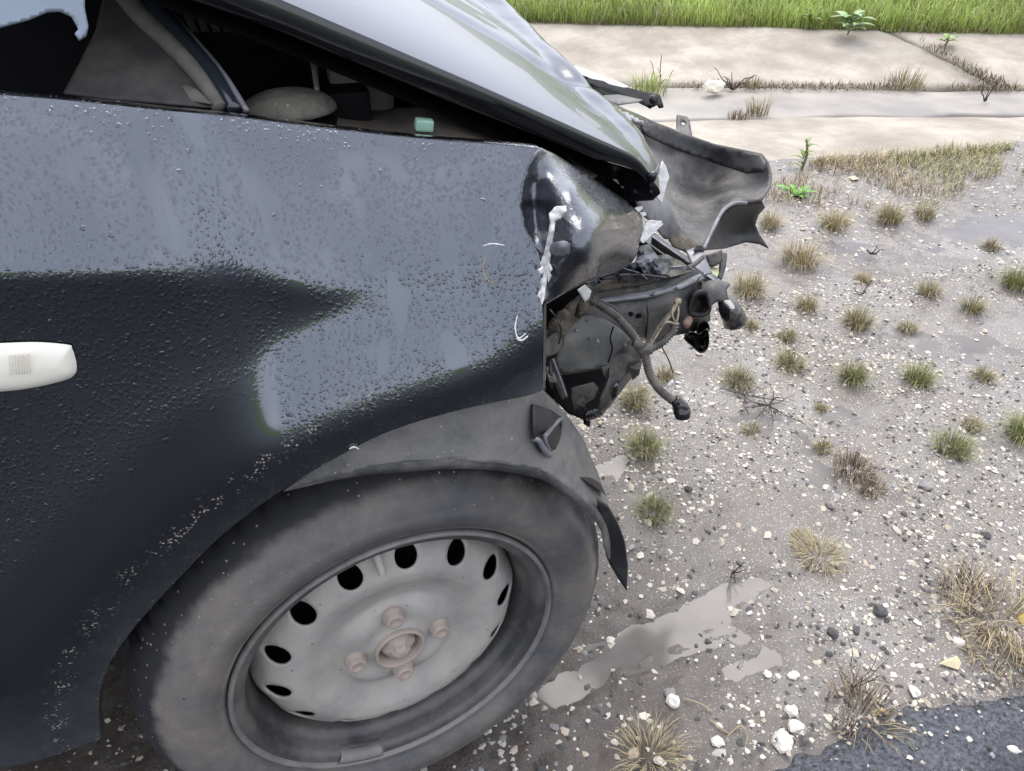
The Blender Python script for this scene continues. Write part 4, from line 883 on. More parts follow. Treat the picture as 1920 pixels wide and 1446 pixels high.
# torn shards and bent tabs left on the wreck
for pts, yy, mm in (([(1160, 500), (1200, 512), (1214, 524), (1170, 518)], .06, M_crush), ([(1206, 470), (1216, 488), (1214, 512), (1204, 494)], .10, M_grey), ([(1224, 488), (1236, 502), (1232, 520), (1222, 506)], .09, M_gloss),
                    ([(1180, 688), (1204, 676), (1198, 702), (1186, 712)], .05, M_inner), ([(1128, 690), (1144, 684), (1140, 712), (1132, 704)], .04, M_bucket), ([(1078, 756), (1094, 744), (1098, 768), (1086, 776)], .04, M_inner),
                    ([(1022, 690), (1032, 684), (1044, 716), (1034, 730)], .02, M_bucket), ([(1150, 726), (1160, 712), (1156, 742), (1146, 752)], .03, M_gloss), ([(1258, 500), (1290, 498), (1302, 506), (1268, 510)], .12, M_grey),
                    ([(1100, 530), (1122, 522), (1128, 530), (1110, 538)], .03, M_crush), ([(1300, 470), (1312, 452), (1320, 470), (1310, 482)], .19, M_black)):
    panel('torn_shard', pts, [(p[0], p[1], yy+0.012*(q % 2)) for q, p in enumerate(pts)], mm, front, step=9, th=0.0014, crumple=0.003, cs=8, seed=61, smooth=False)
for pts in ([(1030, 580, .03), (1046, 600, .02), (1052, 622, .018), (1048, 645, .02)], [(1110, 556, .045), (1140, 570, .042), (1165, 588, .04), (1180, 606, .036)], [(1240, 650, .05), (1254, 676, .045), (1262, 700, .04)], [(1300, 545, .12), (1312, 520, .125), (1335, 512, .13)]):
    tube('loose_wire', px3(pts), .0008, M_gloss, front, 5)
for (a, b, yy) in ((1120, 640, .04), (1080, 620, .045), (1172, 648, .05), (1226, 552, .095), (1270, 540, .11)):
    tube('rivet', px3([(a, b, yy), (a, b, yy-.003)]), .0022, M_grey, front, 8, sub=1)
# wiring loom
loom = tube('wiring_loom', px3([(1104, 558, .055), (1128, 574, .05), (1158, 594, .045), (1182, 622, .04), (1200, 648, .035), (1210, 668, .033), (1218, 700, .03), (1236, 730, .028), (1262, 752, .025)]), 0.0039, M_loom, car, 12, corr=0.0008, pitch=0.0032)
tube('loom_branch', px3([(1202, 652, .034), (1222, 652, .038), (1244, 640, .042), (1262, 620, .045), (1266, 604, .047)]), 0.0039, M_loom, loom, 12, corr=0.0008, pitch=0.0032)
tube('loom_clip', px3([(1188, 642, .033), (1200, 646, .031), (1206, 640, .034)]), .0048, M_dusty, loom, 10)
tube('taped_joint', px3([(1196, 640, .036), (1206, 655, .034), (1218, 654, .036)]), .0062, M_loom, loom, 10)
for k, pts in enumerate(([(1216, 648, .04), (1234, 616, .05), (1254, 592, .055), (1268, 572, .06)], [(1218, 650, .038), (1246, 606, .048), (1262, 586, .052), (1270, 566, .058)], [(1266, 604, .047), (1260, 588, .05), (1266, 570, .06)], [(1268, 606, .046), (1272, 586, .052), (1270, 566, .06)], [(1240, 612, .046), (1252, 604, .044), (1266, 608, .046)])):
    tube('wire', px3(pts), .0012 if k else .0026, M_wire if k else M_loom, loom, 6)
tube('frayed_end', px3([(1268, 574, .06), (1270, 567, .06), (1271, 561, .062)]), [.0022, .004, .0035], M_wire, loom, 8)
tube('connector', px3([(1264, 748, .025), (1274, 760, .022), (1279, 772, .019), (1280, 783, .017)]), [.0055, .008, .0095, .008], M_gloss, loom, 12)
tube('connector_rim', px3([(1270, 764, .012), (1279, 762, .010), (1288, 766, .012)]), .0024, M_black, loom, 8)
panel('loose_label', [(1250, 722), (1261, 712), (1264, 716), (1254, 727)], [(1250, 722, .02), (1261, 712, .02), (1254, 727, .02)], M_white, loom, step=5)
# splash shield, far bumper corner, paint-shard edges
shield = panel('splash_shield', [(1140, 190), (1170, 205), (1195, 215), (1232, 232), (1268, 245), (1269, 216), (1288, 220), (1293, 228), (1298, 256), (1340, 270), (1428, 288), (1440, 303), (1447, 328), (1444, 352), (1430, 374), (1405, 379), (1378, 380), (1356, 394), (1336, 430), (1318, 468), (1292, 466), (1262, 452), (1245, 420), (1228, 380), (1190, 300), (1150, 230)],
    [(1140, 190, .55), (1268, 245, .52), (1293, 228, .53), (1298, 256, .50), (1428, 288, .44), (1447, 328, .40), (1430, 374, .36), (1378, 380, .36), (1318, 468, .27), (1262, 452, .28), (1228, 380, .36), (1190, 300, .46), (1320, 310, .50), (1330, 350, .47), (1290, 400, .38), (1400, 330, .45)],
    M_shield, car, step=7, th=0.003, crumple=0.004, cs=70, seed=37, holes=(circ(1281, 232, 4.2, 12),))
panel('shield_flange', [(1195, 217), (1232, 234), (1268, 247), (1298, 258), (1340, 272), (1428, 290), (1439, 304), (1432, 322), (1400, 326), (1340, 306), (1290, 288), (1240, 268), (1205, 250)], [(1195, 217, .525), (1268, 247, .505), (1340, 272, .475), (1428, 290, .425), (1432, 322, .40), (1340, 306, .475), (1240, 268, .49), (1205, 250, .50)], M_black, shield, step=8, th=0.003, crumple=0.003, cs=40, seed=57)
panel('shield_flap', [(1378, 381), (1405, 380), (1428, 376), (1434, 388), (1422, 402), (1416, 420), (1424, 440), (1441, 466), (1425, 458), (1400, 454), (1360, 466), (1318, 470), (1336, 430), (1356, 396)],
    [(1378, 381, .36), (1430, 376, .37), (1416, 420, .42), (1441, 466, .40), (1318, 470, .28), (1360, 440, .40)], M_black, shield, step=7, th=0.003)
tube('shield_rim', px3([(1400, 381, .345), (1378, 381, .345), (1356, 395, .33), (1336, 431, .29), (1319, 468, .255)]), .0028, M_grey, shield, 8)
panel('shield_side', [(1190, 372), (1206, 350), (1230, 355), (1255, 385), (1275, 428), (1270, 450), (1245, 448), (1222, 420), (1204, 402)], [(1190, 372, .12), (1230, 355, .2), (1275, 428, .22), (1245, 448, .20), (1204, 402, .14), (1240, 400, .18)], M_grey, shield, step=6, crumple=0.003, cs=30, seed=39, th=0.002)
panel('shield_side_grime', [(1248, 440), (1268, 424), (1276, 440), (1300, 452), (1318, 468), (1288, 474), (1262, 462)], [(1248, 440, .21), (1276, 440, .22), (1318, 468, .22), (1262, 462, .2)], M_mud, shield, step=6, th=0.002)
panel('broken_paint_edge', [(1232, 335), (1242, 302), (1249, 314), (1254, 332), (1247, 354), (1241, 380), (1230, 368), (1220, 360)], [(1228, 330, .09), (1248, 312, .11), (1240, 378, .11), (1214, 358, .08)], M_white, hood, step=7, crumple=0.003, cs=10, seed=43, smooth=False, th=0.001)
for pts, yy in (([(1188, 392), (1203, 386), (1202, 392), (1194, 398)], .085), ([(1198, 398), (1209, 398), (1210, 403), (1201, 406)], .085), ([(1204, 456), (1198, 450), (1205, 432), (1212, 413), (1238, 414), (1242, 420), (1222, 438)], .09)):
    panel('paint_shard', pts, [(p[0], p[1], yy+.0012*(p[0]-1200)) for p in pts], M_white, nose, step=4, th=0.0025, crumple=0.003, cs=7, seed=45, smooth=False)
fb = panel('far_bumper_corner', [(1070, 126), (1090, 134), (1120, 146), (1145, 158), (1172, 164), (1200, 172), (1238, 180), (1244, 201), (1236, 202), (1232, 196), (1218, 203), (1195, 190), (1160, 195), (1130, 178), (1100, 160)],
    [(1070, 126, .95), (1145, 158, .9), (1238, 180, .8), (1240, 201, .74), (1160, 195, .74), (1100, 160, .85), (1180, 178, .84)], M_bay, car, step=6, crumple=0.02, cs=25, seed=49, th=0.003)
panel('white_bumper_edge', [(1068, 122), (1100, 131), (1135, 146), (1150, 150), (1180, 164), (1168, 164), (1142, 158), (1132, 152), (1110, 148), (1085, 138)], [(1068, 122, .90), (1135, 146, .86), (1180, 164, .82), (1110, 148, .84)], M_white, fb, step=5)
tube('bumper_bolt', px3([(1224, 186, .74), (1226, 188, .72)]), .008, M_black, fb, 8, sub=1)
panel('far_bumper_ledge', [(1130, 180), (1160, 178), (1205, 188), (1195, 192), (1160, 197), (1140, 190)], [(1130, 180, .72), (1160, 178, .74), (1205, 188, .7), (1160, 197, .66)], M_shield, fb, step=6)
panel('nose_strip', [(1150, 196), (1185, 212), (1210, 225), (1206, 236), (1180, 228), (1160, 214)], [(1150, 196, .52), (1210, 225, .48), (1180, 228, .45)], M_gloss, shield, step=6)

tube('bumper_bracket', [PY(1100, 152, .86), np.array([0.42, 0.9, 0.63]), np.array([0.23, 0.92, 0.6])], .012, M_bay, fb, 8)
tube('shield_bracket', [PY(1172, 236, .475), np.array([0.36, 0.5, 0.60]), np.array([0.23, 0.5, 0.58])], .012, M_bay, shield, 8)

# ================================================================== STONES AND PLANTS
OCT = None
def ico():
    bm = bmesh.new(); bmesh.ops.create_icosphere(bm, subdivisions=1, radius=1.0)
    V = np.array([v.co[:] for v in bm.verts]); F = np.array([[v.index for v in f.verts] for f in bm.faces]); bm.free(); return V, F
IV, IF = ico()
def hz(x, y): return ground_h(np.atleast_1d(np.asarray(x, float)), np.atleast_1d(np.asarray(y, float)))
def chips(name, X, Y, S, cols, flat=(0.18, 0.42), zoff=0.0):
    n = len(X); r = rng
    V = IV[None]*(1+0.5*(r.random((n, len(IV), 1))-0.5)*2*0.9)
    V = V*np.stack([0.75+0.6*r.random(n), 0.65+0.4*r.random(n), flat[0]+(flat[1]-flat[0])*r.random(n)], -1)[:, None]
    a = r.random(n)*6.283; tl = (r.random(n)-0.5)*0.7; c, s_ = np.cos(a), np.sin(a)
    z = V[..., 2]+V[..., 0]*np.tan(tl)[:, None]*0.6
    x = V[..., 0]*c[:, None]-V[..., 1]*s_[:, None]; y = V[..., 0]*s_[:, None]+V[..., 1]*c[:, None]
    P = np.stack([x, y, z], -1)*S[:, None, None]
    P += np.stack([X, Y, ground_h(X, Y)+S*zoff], -1)[:, None]
    F = (IF[None]+(np.arange(n)*len(IV))[:, None, None]).reshape(-1, 3)
    C = np.repeat(cols, len(IV), 0)
    o = mesh_obj(name, P.reshape(-1, 3), F, M_chip, None, False, col=C); o['kind'] = 'stuff'; return o
def stone_cols(n, pw_=0.72):
    k = rng.random(n); v = rng.random((n, 1)); t = rng.random((n, 1))
    white = np.hstack([0.38+0.28*v, 0.352+0.27*v, 0.31+0.26*v-0.04*t]); tan = np.hstack([0.36+0.14*v, 0.30+0.12*v, 0.235+0.1*v]); grey = np.hstack([0.2+0.12*v]*3); dark = np.hstack([0.035+0.05*v]*3)
    return np.where((k < pw_)[:, None], white, np.where((k < pw_+0.12)[:, None], tan, np.where((k < pw_+0.20)[:, None], grey, dark)))
def scatter(n, xr, yr, sc=4.0, thr=0.42, seed=3, near=None):
    X = xr[0]+(xr[1]-xr[0])*rng.random(n); Y = yr[0]+(yr[1]-yr[0])*rng.random(n)
    d = fbm(X*sc, Y*sc, seed); k = rng.random(n) < np.clip((d-thr)*6+0.35, 0.06, 1)
    return X[k], Y[k]
# fine and coarse chips; sizes thin out away from the road
X, Y = scatter(30000, (0.1, 2.2), (-0.13, 1.0), seed=5); S = 0.0014+0.0040*rng.random(len(X))**2.2; chips('gravel_chips', X, Y, S, stone_cols(len(X), 0.5))['label'] = 'fine pale gravel chips over the muddy shoulder'
X, Y = scatter(3600, (0.1, 3.0), (-0.13, 1.5), seed=9, thr=0.45); S = 0.0036+0.0058*rng.random(len(X))**2; chips('gravel_stones', X, Y, S, stone_cols(len(X), 0.7))['label'] = 'scattered white and grey gravel stones'
X, Y = scatter(2600, (-0.7, 0.35), (-0.13, 0.7), seed=13, thr=0.42); S = 0.002+0.005*rng.random(len(X))**2.2; chips('gravel_under_car', X, Y, S, stone_cols(len(X), 0.35))['label'] = 'brown and pale gravel in the mud under the car'
X, Y = scatter(7000, (1.0, 3.4), (0.6, 1.9), seed=17, thr=0.48); S = 0.003+0.004*rng.random(len(X))**2; chips('far_gravel', X, Y, S, stone_cols(len(X), 0.75))['label'] = 'pale gravel among the dry tufts'
# chips strewn on the asphalt edge
n = 1000; X = 0.2+1.4*rng.random(n); Y = -0.115-0.18*rng.random(n)**3.0; S = 0.0015+0.003*rng.random(n)**3
o = chips('asphalt_grit', X, Y, S, stone_cols(n, 0.45)); o.location.z = 0.009; o['label'] = 'grit lying on the wet asphalt'

def big_stone(px, py, rpx, col, label, flat=0.6, name='stone', elong=1.0):
    c = PZ(px, py, 0.0); d = np.linalg.norm(c-CAM); r = 0.85*rpx*d/FPX
    bm = bmesh.new(); bmesh.ops.create_icosphere(bm, subdivisions=2, radius=1.0); sd_ = rng.integers(1000)
    for v in bm.verts:
        q = np.array(v.co[:]); k = 1+0.5*(float(fbm(np.array([q[0]*1.6+sd_]), np.array([q[1]*1.6+q[2]*1.3]), 77, 3)[0])-0.5)*2.6
        v.co = Vector((q[0]*k*r*elong, q[1]*k*r*0.8, q[2]*k*r*flat))
    me = bpy.data.meshes.new(name); bm.to_mesh(me); bm.free(); a = me.color_attributes.new('col', 'FLOAT_COLOR', 'POINT')
    for i in range(len(a.data)): a.data[i].color = (*col, 1)
    me.materials.append(M_chip); o = link(bpy.data.objects.new(name, me)); o.location = (c[0], c[1], float(hz(c[0], c[1])[0])+r*flat*0.35); o.rotation_euler.z = rng.random()*6.28
    return tag(o, label, 'stone')
WH, GR, DK, TN = (0.72, 0.68, 0.61), (0.24, 0.235, 0.23), (0.07, 0.069, 0.07), (0.46, 0.37, 0.28)
for a in [(1466, 1400, 22, WH, 'largest white stone, at the bottom near the asphalt edge'), (1490, 1366, 15, WH, 'white stone just above the largest one near the asphalt'),
          (1484, 1336, 15, WH, 'white stone second above the largest one by the asphalt'), (1487, 1268, 12, WH, 'white upright stone on grey mud left of the reddish weed'),
          (1262, 1318, 16, WH, 'flat white stone touching a dark pebble below the wheel rut'), (1440, 1264, 9, WH, 'small white stone left of the upright white stone'),
          (1344, 1395, 14, WH, 'white stone beside the curled straw at the bottom'), (1188, 1412, 13, TN, 'pinkish tan stone in dry grass at the bottom edge'),
          (1795, 1208, 11, WH, 'white stone at the left edge of the large dry clump'), (1712, 1300, 12, WH, 'white stone right of the reddish weed, near the asphalt'),
          (1738, 1400, 9, WH, 'white stone lying on the wet asphalt'), (1896, 1410, 11, WH, 'white stone on the asphalt at the right edge'),
          (1647, 1152, 14, DK, 'dark round pebble on the mud, larger of the pair'), (1606, 1182, 11, DK, 'dark pebble just left of the larger dark one'),
          (1560, 1190, 12, DK, 'dark elongated stone at the tip of the grey mud flat'), (1556, 950, 11, GR, 'grey cobble half sunk left of the red weed straw'),
          (1735, 912, 13, GR, 'grey cobble next to a white chip in the middle right'), (1852, 1000, 12, DK, 'black curved pebble alone on wet mud at right'),
          (1290, 920, 9, DK, 'small black stone in mud near the liner tip'), (1255, 1302, 13, GR, 'dark grey pebble against the flat white stone'),
          (1418, 955, 0.1, WH, '')][:-1]:
    big_stone(*a)
def ditch_pt(px, py):
    for z in (0.0, -0.03, -0.06, -0.075, 0.0, 0.05): 
        pass
    c = PZ(px, py, -0.07 if 150 < py < 225 else (-0.03 if py >= 225 else 0.0)); return c
st = big_stone(1336, 172, 17, (0.78, 0.74, 0.62), 'cream lump of stone lying in the concrete ditch', 0.8, 'stone', 1.5); c = ditch_pt(1336, 178); st.location = (c[0], c[1], c[2]+0.035); st.scale = (1.15,)*3; st.rotation_euler = (0, 0.1, 0.5)
st.rotation_euler.z = 0.35

# ---- grass
def blades(B, dirs, L, wd, bend, cols, segs=3):
    """B base points, dirs unit lean (xy), L length, bend 0..1 -> verts, faces, cols"""
    n = len(B); t = np.linspace(0, 1, segs+1)
    side = np.stack([-dirs[:, 1], dirs[:, 0], np.zeros(n)], -1)
    V = []; 
    for k in range(segs+1):
        out = L*(bend*t[k]**1.7); up = L*np.sqrt(np.maximum(t[k]**2-(bend*t[k]**1.7)**2, 0.0004*t[k]))
        c = B+np.stack([dirs[:, 0]*out, dirs[:, 1]*out, up], -1)
        ww = wd*(1-t[k]**1.5)
        if k < segs: V += [c-side*ww[:, None]/2, c+side*ww[:, None]/2]
        else: V += [c]
    m_ = len(V); P = np.stack(V, 1); F = []
    for k in range(segs-1): F += [(2*k, 2*k+1, 2*k+3), (2*k, 2*k+3, 2*k+2)]
    F += [(2*segs-2, 2*segs-1, 2*segs)]
    F = (np.array(F)[None]+(np.arange(n)*m_)[:, None, None]).reshape(-1, 3)
    sh = np.linspace(0.75, 1.15, m_)[None, :, None]
    C = (cols[:, None]*sh).reshape(-1, 3)
    return P.reshape(-1, 3), F, C
GREEN, OLIVE, DRY, REDD, STRAW, LUSH = (0.22, 0.25, 0.075), (0.235, 0.215, 0.105), (0.35, 0.295, 0.165), (0.16, 0.10, 0.08), (0.40, 0.33, 0.19), (0.32, 0.42, 0.10)
def tuft_mesh(r, h, c1, c2, n=120, wd=0.0016, spread=0.9, mix=0.35, flat=False):
    a = rng.random(n)*6.283; rad = r*0.32*np.sqrt(rng.random(n)); B = np.stack([rad*np.cos(a), rad*np.sin(a), np.full(n, -0.003)], -1)
    a2 = a+(rng.random(n)-0.5)*1.2; d = np.stack([np.cos(a2), np.sin(a2)], -1)
    L = h*(0.5+0.6*rng.random(n)); bend = np.clip(spread*rng.random(n)**0.8, 0.02, 0.97)
    if flat: bend = np.clip(0.7+0.28*rng.random(n), 0, 0.98)
    k = (rng.random(n) < mix)[:, None]; v = (0.7+0.6*rng.random((n, 1)))
    cols = np.where(k, np.array(c2), np.array(c1))*v
    return blades(B, d, L, wd*(0.7+0.6*rng.random(n)), bend, cols)
def tuft(px, py, wpx, c1, c2, label, hk=0.75, n=130, flat=False, spread=0.9, mix=0.35, group=None, z=None, name='grass_tuft', cat='grass', wd=0.0016):
    c = PZ(px, py, 0.0) if z is None else PZ(px, py, z); d = np.linalg.norm(c-CAM); r = wpx/2*d/FPX
    kk_ = 0.75+0.5*rng.random(); V, F, C = tuft_mesh(r*2.0, r*1.3*hk*1.2*kk_, c1, c2, n, wd*max(0.7, min(1.6, d/1.5)), spread, mix, flat)
    o = mesh_obj(name, V, F, M_blade, None, False, col=C); zz = float(hz(c[0], c[1])[0]) if z is None else z
    o.location = (c[0], c[1], zz); return tag(o, label, cat, group)
T = [(1207, 842, 82, GREEN, DRY, 'bright green grass tuft beside the torn liner, under the loom connector'), (1226, 962, 78, OLIVE, GREEN, 'brownish green tuft close to the liner tip, below the bright one'),
     (1190, 755, 66, DRY, GREEN, 'yellow green tuft directly under the crushed lower valance'), (1247, 708, 50, DRY, OLIVE, 'dry tuft half hidden behind the hanging wiring loom'),
     (1385, 715, 72, OLIVE, DRY, 'olive tuft right of the loom connector, leftmost of its row'), (1480, 686, 62, OLIVE, DRY, 'tall olive tuft, second from the car in its row'),
     (1598, 710, 60, OLIVE, GREEN, 'round olive tuft, third from the car in its row'), (1721, 712, 62, GREEN, OLIVE, 'greener round tuft, fourth from the car in its row'),
     (1843, 706, 42, OLIVE, DRY, 'small tuft, rightmost of the row of five'), (1608, 606, 62, OLIVE, DRY, 'full dry-tipped tuft above the row of five, in the middle'),
     (1512, 580, 50, DRY, OLIVE, 'yellowish tuft right of the black buffer cap'), (1408, 612, 36, DRY, OLIVE, 'small yellow tuft next to the black buffer cap'),
     (1475, 633, 42, OLIVE, DRY, 'low dark tuft just above the tall olive one'), (1740, 552, 50, DRY, OLIVE, 'dry tuft with straw stalks on the pale gravel at right'),
     (1822, 582, 48, OLIVE, DRY, 'olive tuft right of the straw-stalked tuft'), (1902, 536, 60, OLIVE, GREEN, 'dark tuft cut by the right edge, upper one'),
     (1617, 526, 36, DRY, STRAW, 'small bleached tuft on the smooth mud near the twig'), (1668, 412, 56, DRY, OLIVE, 'round dry tuft under the dry strip, at upper right'),
     (1732, 404, 50, DRY, OLIVE, 'dry tuft right beside the round one at upper right'), (1563, 424, 64, STRAW, DRY, 'straw coloured clump left of the round dry tuft'),
     (1500, 492, 90, STRAW, DRY, 'large straw coloured clump right of the shield flap'), (1443, 424, 52, STRAW, DRY, 'straw tuft touching the splash shield edge'),
     (1405, 548, 78, STRAW, OLIVE, 'wide yellow clump behind the cross member end'), (1703, 612, 42, DRY, OLIVE, 'thin dry tuft between two olive tufts at middle right'),
     (1786, 842, 78, OLIVE, GREEN, 'full green tuft on gravel at right, below the row of five'), (1822, 800, 42, DRY, OLIVE, 'small dry tuft just above the full green one'),
     (1914, 818, 66, GREEN, OLIVE, 'green tuft cut by the right edge, lower one'), (1412, 800, 38, DRY, OLIVE, 'thin dry tuft below the black twig tangle'),
     (1545, 835, 44, DRY, OLIVE, 'dry tuft at the head of the red weed patch'), (1540, 762, 26, DRY, OLIVE, 'tiny tuft right of the black twig tangle'),
     (1860, 460, 34, DRY, REDD, 'brown tuft beside the wet patch at far right')]
for (px, py, w_, c1, c2, lb) in T: tuft(px, py, w_, c1, c2, lb, group='grass tufts on the gravel shoulder', n=(330 if w_ > 55 else 200), wd=0.0011, spread=1.15)
# sprawling dry clumps
for (px, py, w_, c1, c2, lb, nm) in [(1600, 880, 100, REDD, DRY, 'patch of reddish brown dried weed on mid gravel', 'dry_weed'), (1632, 915, 70, REDD, DRY, 'smaller reddish weed patch below the first one', 'dry_weed'),
        (1535, 1045, 100, STRAW, DRY, 'flattened clump of straw on the mud right of the wheel', 'dry_grass_clump'), (1505, 1015, 60, DRY, OLIVE, 'thin dry grass at the top end of the flattened straw', 'dry_grass_clump'),
        (1875, 1170, 190, STRAW, DRY, 'large sprawling straw clump cut by the right edge', 'dry_grass_clump'), (1810, 1120, 130, REDD, DRY, 'reddish brown weed left of the large straw clump', 'dry_weed'), (1880, 1240, 120, DRY, REDD, 'brown dry clump below the large straw one', 'dry_grass_clump'),
        (1608, 1340, 150, REDD, DRY, 'reddish brown spiky weed beside the asphalt edge', 'dry_weed'), (1215, 1425, 140, DRY, STRAW, 'dry grass clump at the bottom edge below the tyre', 'dry_grass_clump'), (1165, 700, 60, DRY, REDD, 'brown trampled grass behind the lower valance', 'dry_grass_clump')]:
    tuft(px, py, w_, c1, c2, lb, 0.5, 190, name=nm, spread=1.0, mix=0.4, flat=(nm == 'dry_grass_clump'), group='dry clumps on the shoulder')
# dry strip along the concrete edge
n = 13000; X = 1.15+2.4*rng.random(n); e0 = on_line(L0, X); Y = e0-0.02-0.62*rng.random(n)**1.9*np.interp(X, [1.1, 1.5, 2.2, 3.5], [0.9, 1.0, 0.7, 0.6])
k = fbm(X*5, Y*5, 120) > np.interp(e0-Y, [0, 0.25, 0.6], [0.42, 0.50, 0.60]); X, Y = X[k], Y[k]; n = len(X)
a = rng.random(n)*6.283; v = rng.random((n, 1)); gk = (fbm(X*3, Y*3, 125) > 0.55)[:, None]
V, F, C = blades(np.stack([X, Y, ground_h(X, Y)-0.003], -1), np.stack([np.cos(a), np.sin(a)], -1), 0.02+0.06*rng.random(n)**1.5, 0.0018+0.0016*rng.random(n), np.clip(0.45+0.53*rng.random(n), 0, .97), np.where(gk, np.array(OLIVE)*1.5, np.where(v > 0.88, np.array(REDD)*1.2, np.array(STRAW)*1.05))*(0.7+0.6*rng.random((n, 1))))
o = mesh_obj('dry_grass_strip', V, F, M_blade, None, False, col=C); o['kind'] = 'stuff'; o['label'] = 'strip of dry yellow grass along the concrete edge'
# lush bank
n = 42000; X = 0.3+5.8*rng.random(n); y3 = np.array(on_line(L3, X)); Y = y3-0.04+1.6*rng.random(n)**1.5; a = rng.random(n)*6.283
zb = ZT+np.interp(Y-y3, [-0.1, 0.05, 0.2, 0.5, 1.0, 2.0], [-0.03, 0.02, 0.05, 0.09, 0.15, 0.25]); v = rng.random((n, 1))
cl = fbm(X*4, Y*4, 140)[:, None]
cols = np.where(v < 0.10, np.array(STRAW)*0.8, np.array(LUSH)*(0.45+1.1*cl)+np.array([0.05, 0.03, 0])*rng.random((n, 1)))*(0.75+0.5*rng.random((n, 1)))
V, F, C = blades(np.stack([X, Y, zb-0.01], -1), np.stack([np.cos(a), np.sin(a)], -1), 0.06+0.13*rng.random(n)*(0.5+fbm(X*3, Y*3, 141)), 0.003+0.004*rng.random(n), np.clip(0.15+0.75*rng.random(n), 0, .95), cols, 3)
o = mesh_obj('bank_grass', V, F, M_blade, None, False, col=C); o['kind'] = 'stuff'; o['label'] = 'lush green grass on the bank beyond the ditch'
# debris caught in the joints of the ditch
def joint_debris(name, pts, n, w_, hgt, label):
    P = np.array(pts); L = np.r_[0, np.cumsum(np.linalg.norm(np.diff(P, axis=0), axis=1))]; s = rng.random(n)*L[-1]
    d = fbm(s*3.3, s*0+3.3, 150); kk = rng.random(n) < np.clip((d-0.47)*8, 0.03, 1); s = s[kk]; n = len(s)
    B = np.stack([np.interp(s, L, P[:, q]) for q in range(3)], -1); B[:, :2] += (rng.random((n, 2))-0.5)*w_
    a = rng.random(n)*6.283; v = rng.random((n, 1))
    cols = np.where(v < 0.45, np.array((0.10, 0.065, 0.045)), np.where(v < 0.75, np.array(DRY)*0.8, np.array(OLIVE)))*(0.7+0.6*rng.random((n, 1)))
    V, F, C = blades(B, np.stack([np.cos(a), np.sin(a)], -1), hgt*(0.2+0.9*rng.random(n)**2), 0.003+0.003*rng.random(n), np.clip(0.6+0.38*rng.random(n), 0, .98), cols)
    o = mesh_obj(name, V, F, M_blade, None, False, col=C); o['kind'] = 'stuff'; o['label'] = label
jl = [PZ(a, b, -0.068) for a, b in ((1120, 163), (1400, 163), (1650, 165), (1920, 168), (2000, 169))]
joint_debris('joint_debris', jl, 2600, 0.12, 0.05, 'dead weeds and litter along the ditch joint')
jd = [PZ(1710, 66, 0.045), PZ(1760, 95, 0.01), PZ(1820, 130, -0.03), PZ(1880, 166, -0.06)]
joint_debris('joint_debris', jd, 1100, 0.12, 0.07, 'brown dead weeds in the diagonal slab joint')
jt = [np.array([x, on_line(L3, x)-0.03, ZT-0.005]) for x in np.linspace(0.6, 5.0, 12)]
joint_debris('bank_litter', jt, 2200, 0.10, 0.06, 'dry litter along the foot of the grass bank')
# ---- weeds with broad leaves
def leaf_plant(name, c, n, L, wd, lift, label, c1=(0.10, 0.21, 0.05), c2=(0.16, 0.28, 0.07), stem=0.0, cat='weed'):
    e = bpy.data.objects.new(name, None); link(e); e.location = c; tag(e, label, cat)
    if stem: tube('stem', [(0, 0, -0.01), (0.01, 0, stem*0.5), (0.0, 0.01, stem)], [.006, .005, .003], M_leaf_stem, e, 6)
    for i in range(n):
        a = i*2.4+rng.random()*0.5; l_ = L*(0.65+0.5*rng.random()); lf = lift*(0.5+0.8*rng.random()); z0 = stem*rng.random()
        V = []; F = []; K = 7
        for k in range(K+1):
            t = k/K; r_ = l_*t; z = z0+l_*(lf*t-0.55*lf*1.2*t*t); ww = wd*l_*math.sin(math.pi*min(0.98, t**0.75*0.97+0.03))*(1+0.12*math.sin(k*5+i))
            dx, dy = math.cos(a), math.sin(a)
            for s_ in (-1, 0, 1): V.append((dx*r_-dy*ww*s_, dy*r_+dx*ww*s_, z+abs(s_)*ww*0.35))
        for k in range(K):
            for q in range(2): F.append((k*3+q, k*3+q+1, k*3+q+4, k*3+q+3))
        cc = np.array(c1)+(np.array(c2)-np.array(c1))*rng.random(); C = np.tile(cc*(0.8+0.4*rng.random()), (len(V), 1)); C[1::3] *= 1.25
        lo_ = mesh_obj('leaf', V, F, M_leaf, e, True, col=C); solid(lo_, 0.0006)
    return e
M_leaf_stem = mat('weed_stem', (0.16, 0.15, 0.06), 0.6)
c = PZ(1590, 62, ZT); leaf_plant('broadleaf_weed', c, 16, 0.13, 0.22, 0.9, 'pale green broad-leaved weed on the bank edge above the ditch', (0.16, 0.25, 0.09), (0.24, 0.34, 0.15), 0.10)
c = PZ(1515, 50, ZT); leaf_plant('small_weed', c, 8, 0.08, 0.25, 0.8, 'small leafy weed left of the broad-leaved one on the bank', (0.16, 0.24, 0.07), (0.2, 0.3, 0.1), 0.05)
c = PZ(1492, 368, 0.0); leaf_plant('dandelion', c, 12, 0.075, 0.13, 0.9, 'bright green leafy rosette in the dry strip beside the splash shield', (0.12, 0.30, 0.04), (0.16, 0.38, 0.06))
c = PZ(1502, 318, 0.0); leaf_plant('tall_weed', c, 12, 0.05, 0.16, 0.8, 'upright yellow green weed at the concrete edge above the rosette', (0.2, 0.26, 0.07), (0.26, 0.32, 0.1), 0.11)
c = PZ(1773, 82, 0.03); leaf_plant('small_weed', c, 7, 0.07, 0.28, 0.7, 'small round-leaved weed at the top of the diagonal joint', (0.12, 0.2, 0.06), (0.18, 0.26, 0.08), 0.03)
tuft(1215, 172, 105, LUSH, STRAW, 'green grass clump in the ditch joint behind the bumper corner', 0.55, 150, z=-0.068, name='grass_clump', wd=0.003)
